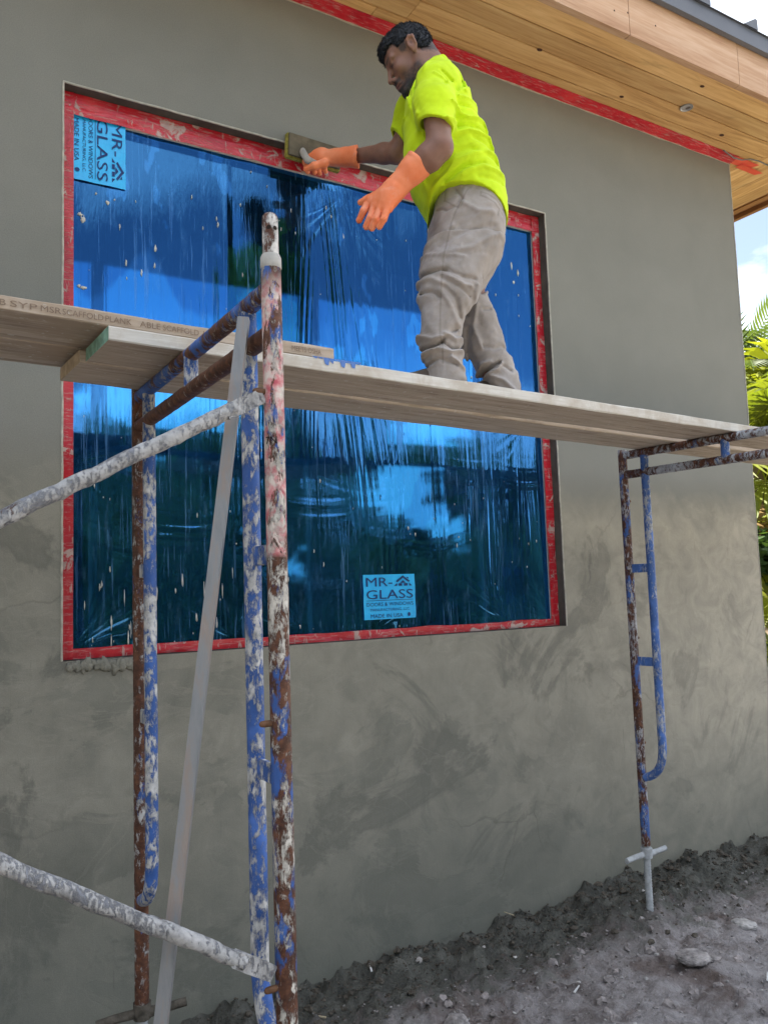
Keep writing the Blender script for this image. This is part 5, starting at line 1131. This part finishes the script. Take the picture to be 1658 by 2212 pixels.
def fan_leaf(lb, base, d, L, rg, tone):
    d = d.normalized(); side = d.cross(Vector((0, 0, 1))).normalized(); nrm = side.cross(d).normalized()
    hub = base+d*L*.9; n = 30; Rr = L*rg.uniform(.65, .85)
    lb.quad([base-side*.012, base+side*.012, hub+side*.008, hub-side*.008], tone)
    for i in range(n):
        a = lerp(-2.5, 2.5, i/(n-1)); da = 2.5/(n-1)*.92; r = Rr*(1-.12*abs(a)/2.5)*rg.uniform(.92, 1.04); fold = .05*Rr*(1 if i % 2 else -1)
        def P(rad, an, dz): return hub+(d*math.cos(an)+side*math.sin(an))*rad+nrm*dz-Vector((0, 0, 1))*(.22*rad*rad/Rr)
        t = tone+rg.uniform(-.1, .1)
        lb.quad([P(.01, a, 0), P(r*.62, a-da, -fold*.3), P(r*.64, a, fold*.4)], t); lb.quad([P(.01, a, 0), P(r*.64, a, fold*.4), P(r*.62, a+da, -fold*.3)], t)
        lb.quad([P(r*.62, a-da, -fold*.3), P(r, a, 0)-Vector((0, 0, .12*r)), P(r*.64, a, fold*.4)], t); lb.quad([P(r*.64, a, fold*.4), P(r, a, 0)-Vector((0, 0, .12*r)), P(r*.62, a+da, -fold*.3)], t)
def feather(lb, base, d, L, rg, tone, droop=.7):
    d = d.normalized(); n = 26; side = d.cross(Vector((0, 0, 1))).normalized(); prev = None
    for i in range(n+1):
        t = i/n; p = base+d*L*t-Vector((0, 0, 1))*(droop*L*t*t*.6)
        if prev is not None:
            tg = (p-prev).normalized(); s_ = side; up = s_.cross(tg)
            lb.quad([prev-s_*.008, prev+s_*.008, p+s_*.006, p-s_*.006], tone*.7)
            ll = L*.32*math.sin(math.pi*min(1, t*.9+.12))*rg.uniform(.85, 1.1)
            for sg in (-1, 1):
                q = p+(s_*sg*.8+tg*.55+up*.15).normalized()*ll-Vector((0, 0, 1))*ll*.35; m_ = (prev+q)*.5+up*.02
                w_ = tg*.016; lb.quad([prev, prev+w_*1.2, m_+w_*1.6, q, m_-w_], tone+rg.uniform(-.15, .15))
        prev = p
def palm(loc, h, kind, nl, L, seed, lab, lean=(0, 0), dead=4):
    rg = random.Random(seed); o = empty('palm_tree', loc); tag(o, lab, 'palm', 'palms beyond the house corner'); b = MB()
    pts = [Vector((lean[0]*t*t, lean[1]*t*t, h*t)) for t in [i/14 for i in range(15)]]
    b.tube(pts, [.11-.035*i/14+rg.uniform(-.006, .006) for i in range(15)], 12, lump=.06, seed=seed); b.build('trunk', M['trunk'], o)
    lb = LB(); db = LB(); top = pts[-1]
    for i in range(nl):
        az = 2.4*i+rg.uniform(-.3, .3); el = lerp(1.25, -.5, (i/nl))+rg.uniform(-.15, .15)
        d = Vector((math.cos(az)*math.cos(el), math.sin(az)*math.cos(el), math.sin(el)))
        (fan_leaf if kind == 'fan' else feather)(lb, top+Vector((0, 0, rg.uniform(-.1, .1))), d, L*rg.uniform(.8, 1.1), rg, rg.uniform(.2, .9))
    for i in range(dead):
        az = rg.uniform(0, 6.28); d = Vector((math.cos(az)*.5, math.sin(az)*.5, -.85)); (fan_leaf if kind == 'fan' else feather)(db, top-Vector((0, 0, .15)), d, L*.8, rg, rg.uniform(.2, .9))
    lb.build('crown', M['fan' if kind == 'fan' else 'feather'], o)
    if dead: db.build('dead_fronds', M['dead'], o)
    return o
def foliage(name, loc, rx, ry, h, z0, n, size, mat, seed, lab, cat, group, trunk=True, clumps=14):
    rg = random.Random(seed); o = empty(name, loc); tag(o, lab, cat, group); lb = LB()
    cl = []
    for i in range(clumps):
        a = rg.uniform(0, 6.28); r = rg.random()**.5; zz = rg.random(); cl.append((Vector((rx*r*math.cos(a)*(1-.45*zz), ry*r*math.sin(a)*(1-.45*zz), z0+h*zz)), rg.uniform(.22, .42)*min(rx, h), rg.uniform(.1, .9)))
    for i in range(n):
        c, r, t = cl[i % clumps]; d = Vector((rg.gauss(0, 1), rg.gauss(0, 1), rg.gauss(0, .8))).normalized(); p = c+d*r*rg.random()**.4
        a = Vector((rg.uniform(-1, 1), rg.uniform(-1, 1), rg.uniform(-.7, .4))).normalized(); bq = a.cross(Vector((rg.uniform(-1, 1), rg.uniform(-1, 1), 1))).normalized(); s_ = size*rg.uniform(.6, 1.3)
        lb.quad([p, p+a*s_*.5+bq*s_*.22, p+a*s_, p+a*s_*.5-bq*s_*.22], t+rg.uniform(-.25, .25))
    lb.build('crown' if trunk else 'foliage', mat, o)
    b = MB()
    if trunk:
        b.tube([(0, 0, 0), (.05, .03, z0*.6), (0, .1, z0+h*.4)], [.16, .12, .05], 10, lump=.05)
        for i in range(5):
            c = cl[i][0]; b.tube([(0, .05, z0*.7), tuple(c*.5+Vector((0, 0, z0*.45))), tuple(c)], [.06, .04, .015], 7)
        b.build('trunk', M['trunk'], o)
    else:
        for i in range(5): b.tube([(rg.uniform(-.1, .1), rg.uniform(-.1, .1), 0), tuple(cl[i][0]*.6), tuple(cl[i][0])], [.03, .02, .008], 6)
        b.build('stems', M['trunk'], o)
    return o
def along(px, dist):
    d = ray(px, 1200); t = dist/math.hypot(d.x, d.y); return CAM.x+d.x*t, CAM.y+d.y*t
x, y = along(1650, 10.2); palm((x, y, 0), 3.0, 'fan', 22, 1.0, 3, 'bright fan palm catching the sun right at the house corner', dead=7)
x, y = along(1690, 11.6); palm((x, y, 0), 4.25, 'feather', 24, 1.9, 5, 'taller feather palm rising behind the fan palm', lean=(-.3, .1))
x, y = along(1690, 8.1); palm((x, y, 0), .8, 'fan', 16, .75, 8, 'short low fan palm at the foot of the corner', dead=2)
x, y = along(1740, 10.6); palm((x, y, 0), 2.35, 'fan', 18, .8, 13, 'middle height fan palm with brown hanging fronds', dead=9)
x, y = along(1790, 11); palm((x, y, 0), 3.3, 'fan', 20, 1.0, 17, 'fan palm farthest right, beyond the frame edge', dead=4)
x, y = along(1672, 8.9); foliage('bush', (x, y, 0), .75, .7, 2.15, .1, 5200, .17, M['bush'], 39, 'dark narrow shrub nearest the house corner', 'bush', 'dark bushes under the palms', False, 20)
for i, (px, ds, s_) in enumerate(((1640, 12.5, 1.0), (1720, 13.5, 1.2), (1830, 12.5, 1.1))):
    x, y = along(px, ds); foliage('bush', (x, y, 0), 1.5*s_, 1.3*s_, 2.4*s_, .1, 4200, .20, M['bush'], 40+i, ('dark leafy bush filling the gap under the palms', 'dark bush farther back behind the palms', 'dark bush at the far right of the palms')[i], 'bush', 'dark bushes under the palms', False, 22)
for i, (x, y, h_, s_) in enumerate(((-9, -17, 4.2, 1.0), (-3.5, -19, 5.0, 1.2), (2.5, -18, 4.4, 1.1), (8, -20, 5.4, 1.3), (14, -17, 4.6, 1.1), (-15, -18, 5.0, 1.2), (20, -15, 4.6, 1.1))):
    foliage('broadleaf_tree', (x, y, 0), 3.2*s_, 2.4*s_, h_, .6, 5200, .75, M['tree'], 60+i, 'green broadleaf tree across the yard, seen only mirrored in the blue film', 'tree', 'trees across the yard', True, 18)
for i, x in enumerate((.5, 3.0, 5.5, 8.0, 10.6, 13.2)):
    foliage('bush', (x, -9.6-.5*(i % 2), 0), 1.9, 1.0, 2.3+.3*(i % 3), .05, 4200, .40, M['bush'], 120+i, 'low dark hedge bush across the yard, seen only mirrored in the blue film', 'bush', 'hedge bushes across the yard', False, 16)
for i, x in enumerate((-3.6, -1.5, .5, 2.4, 4.3, 6.3, 8.2, 10.1, 12.1)):
    foliage('bush', (x, 8.6+.7*(i % 2), 0), 1.9, 1.2, 3.8+.4*(i % 3), .1, 8000, .42, M["bush"], 80+i, 'green bush in the back yard, dimly seen through the blue film', 'bush', "back yard bushes behind the film", False, 18)

for i, (x, y, h_) in enumerate(((-4.6, -3.0, 4.6), (-5.5, -6.6, 5.2))):  # unseen trees, added to block sky light and darken the wall's left side
    foliage('broadleaf_tree', (x, y, 0), 2.0, 2.0, h_, .7, 3600, .5, M['tree'], 90+i, ('unseen broad tree added to shade the yard at the left, nearest the house', 'unseen broad tree added to shade the yard at the left, farther from the house')[i], 'tree', 'unseen trees added to shade the left of the yard', True, 20)
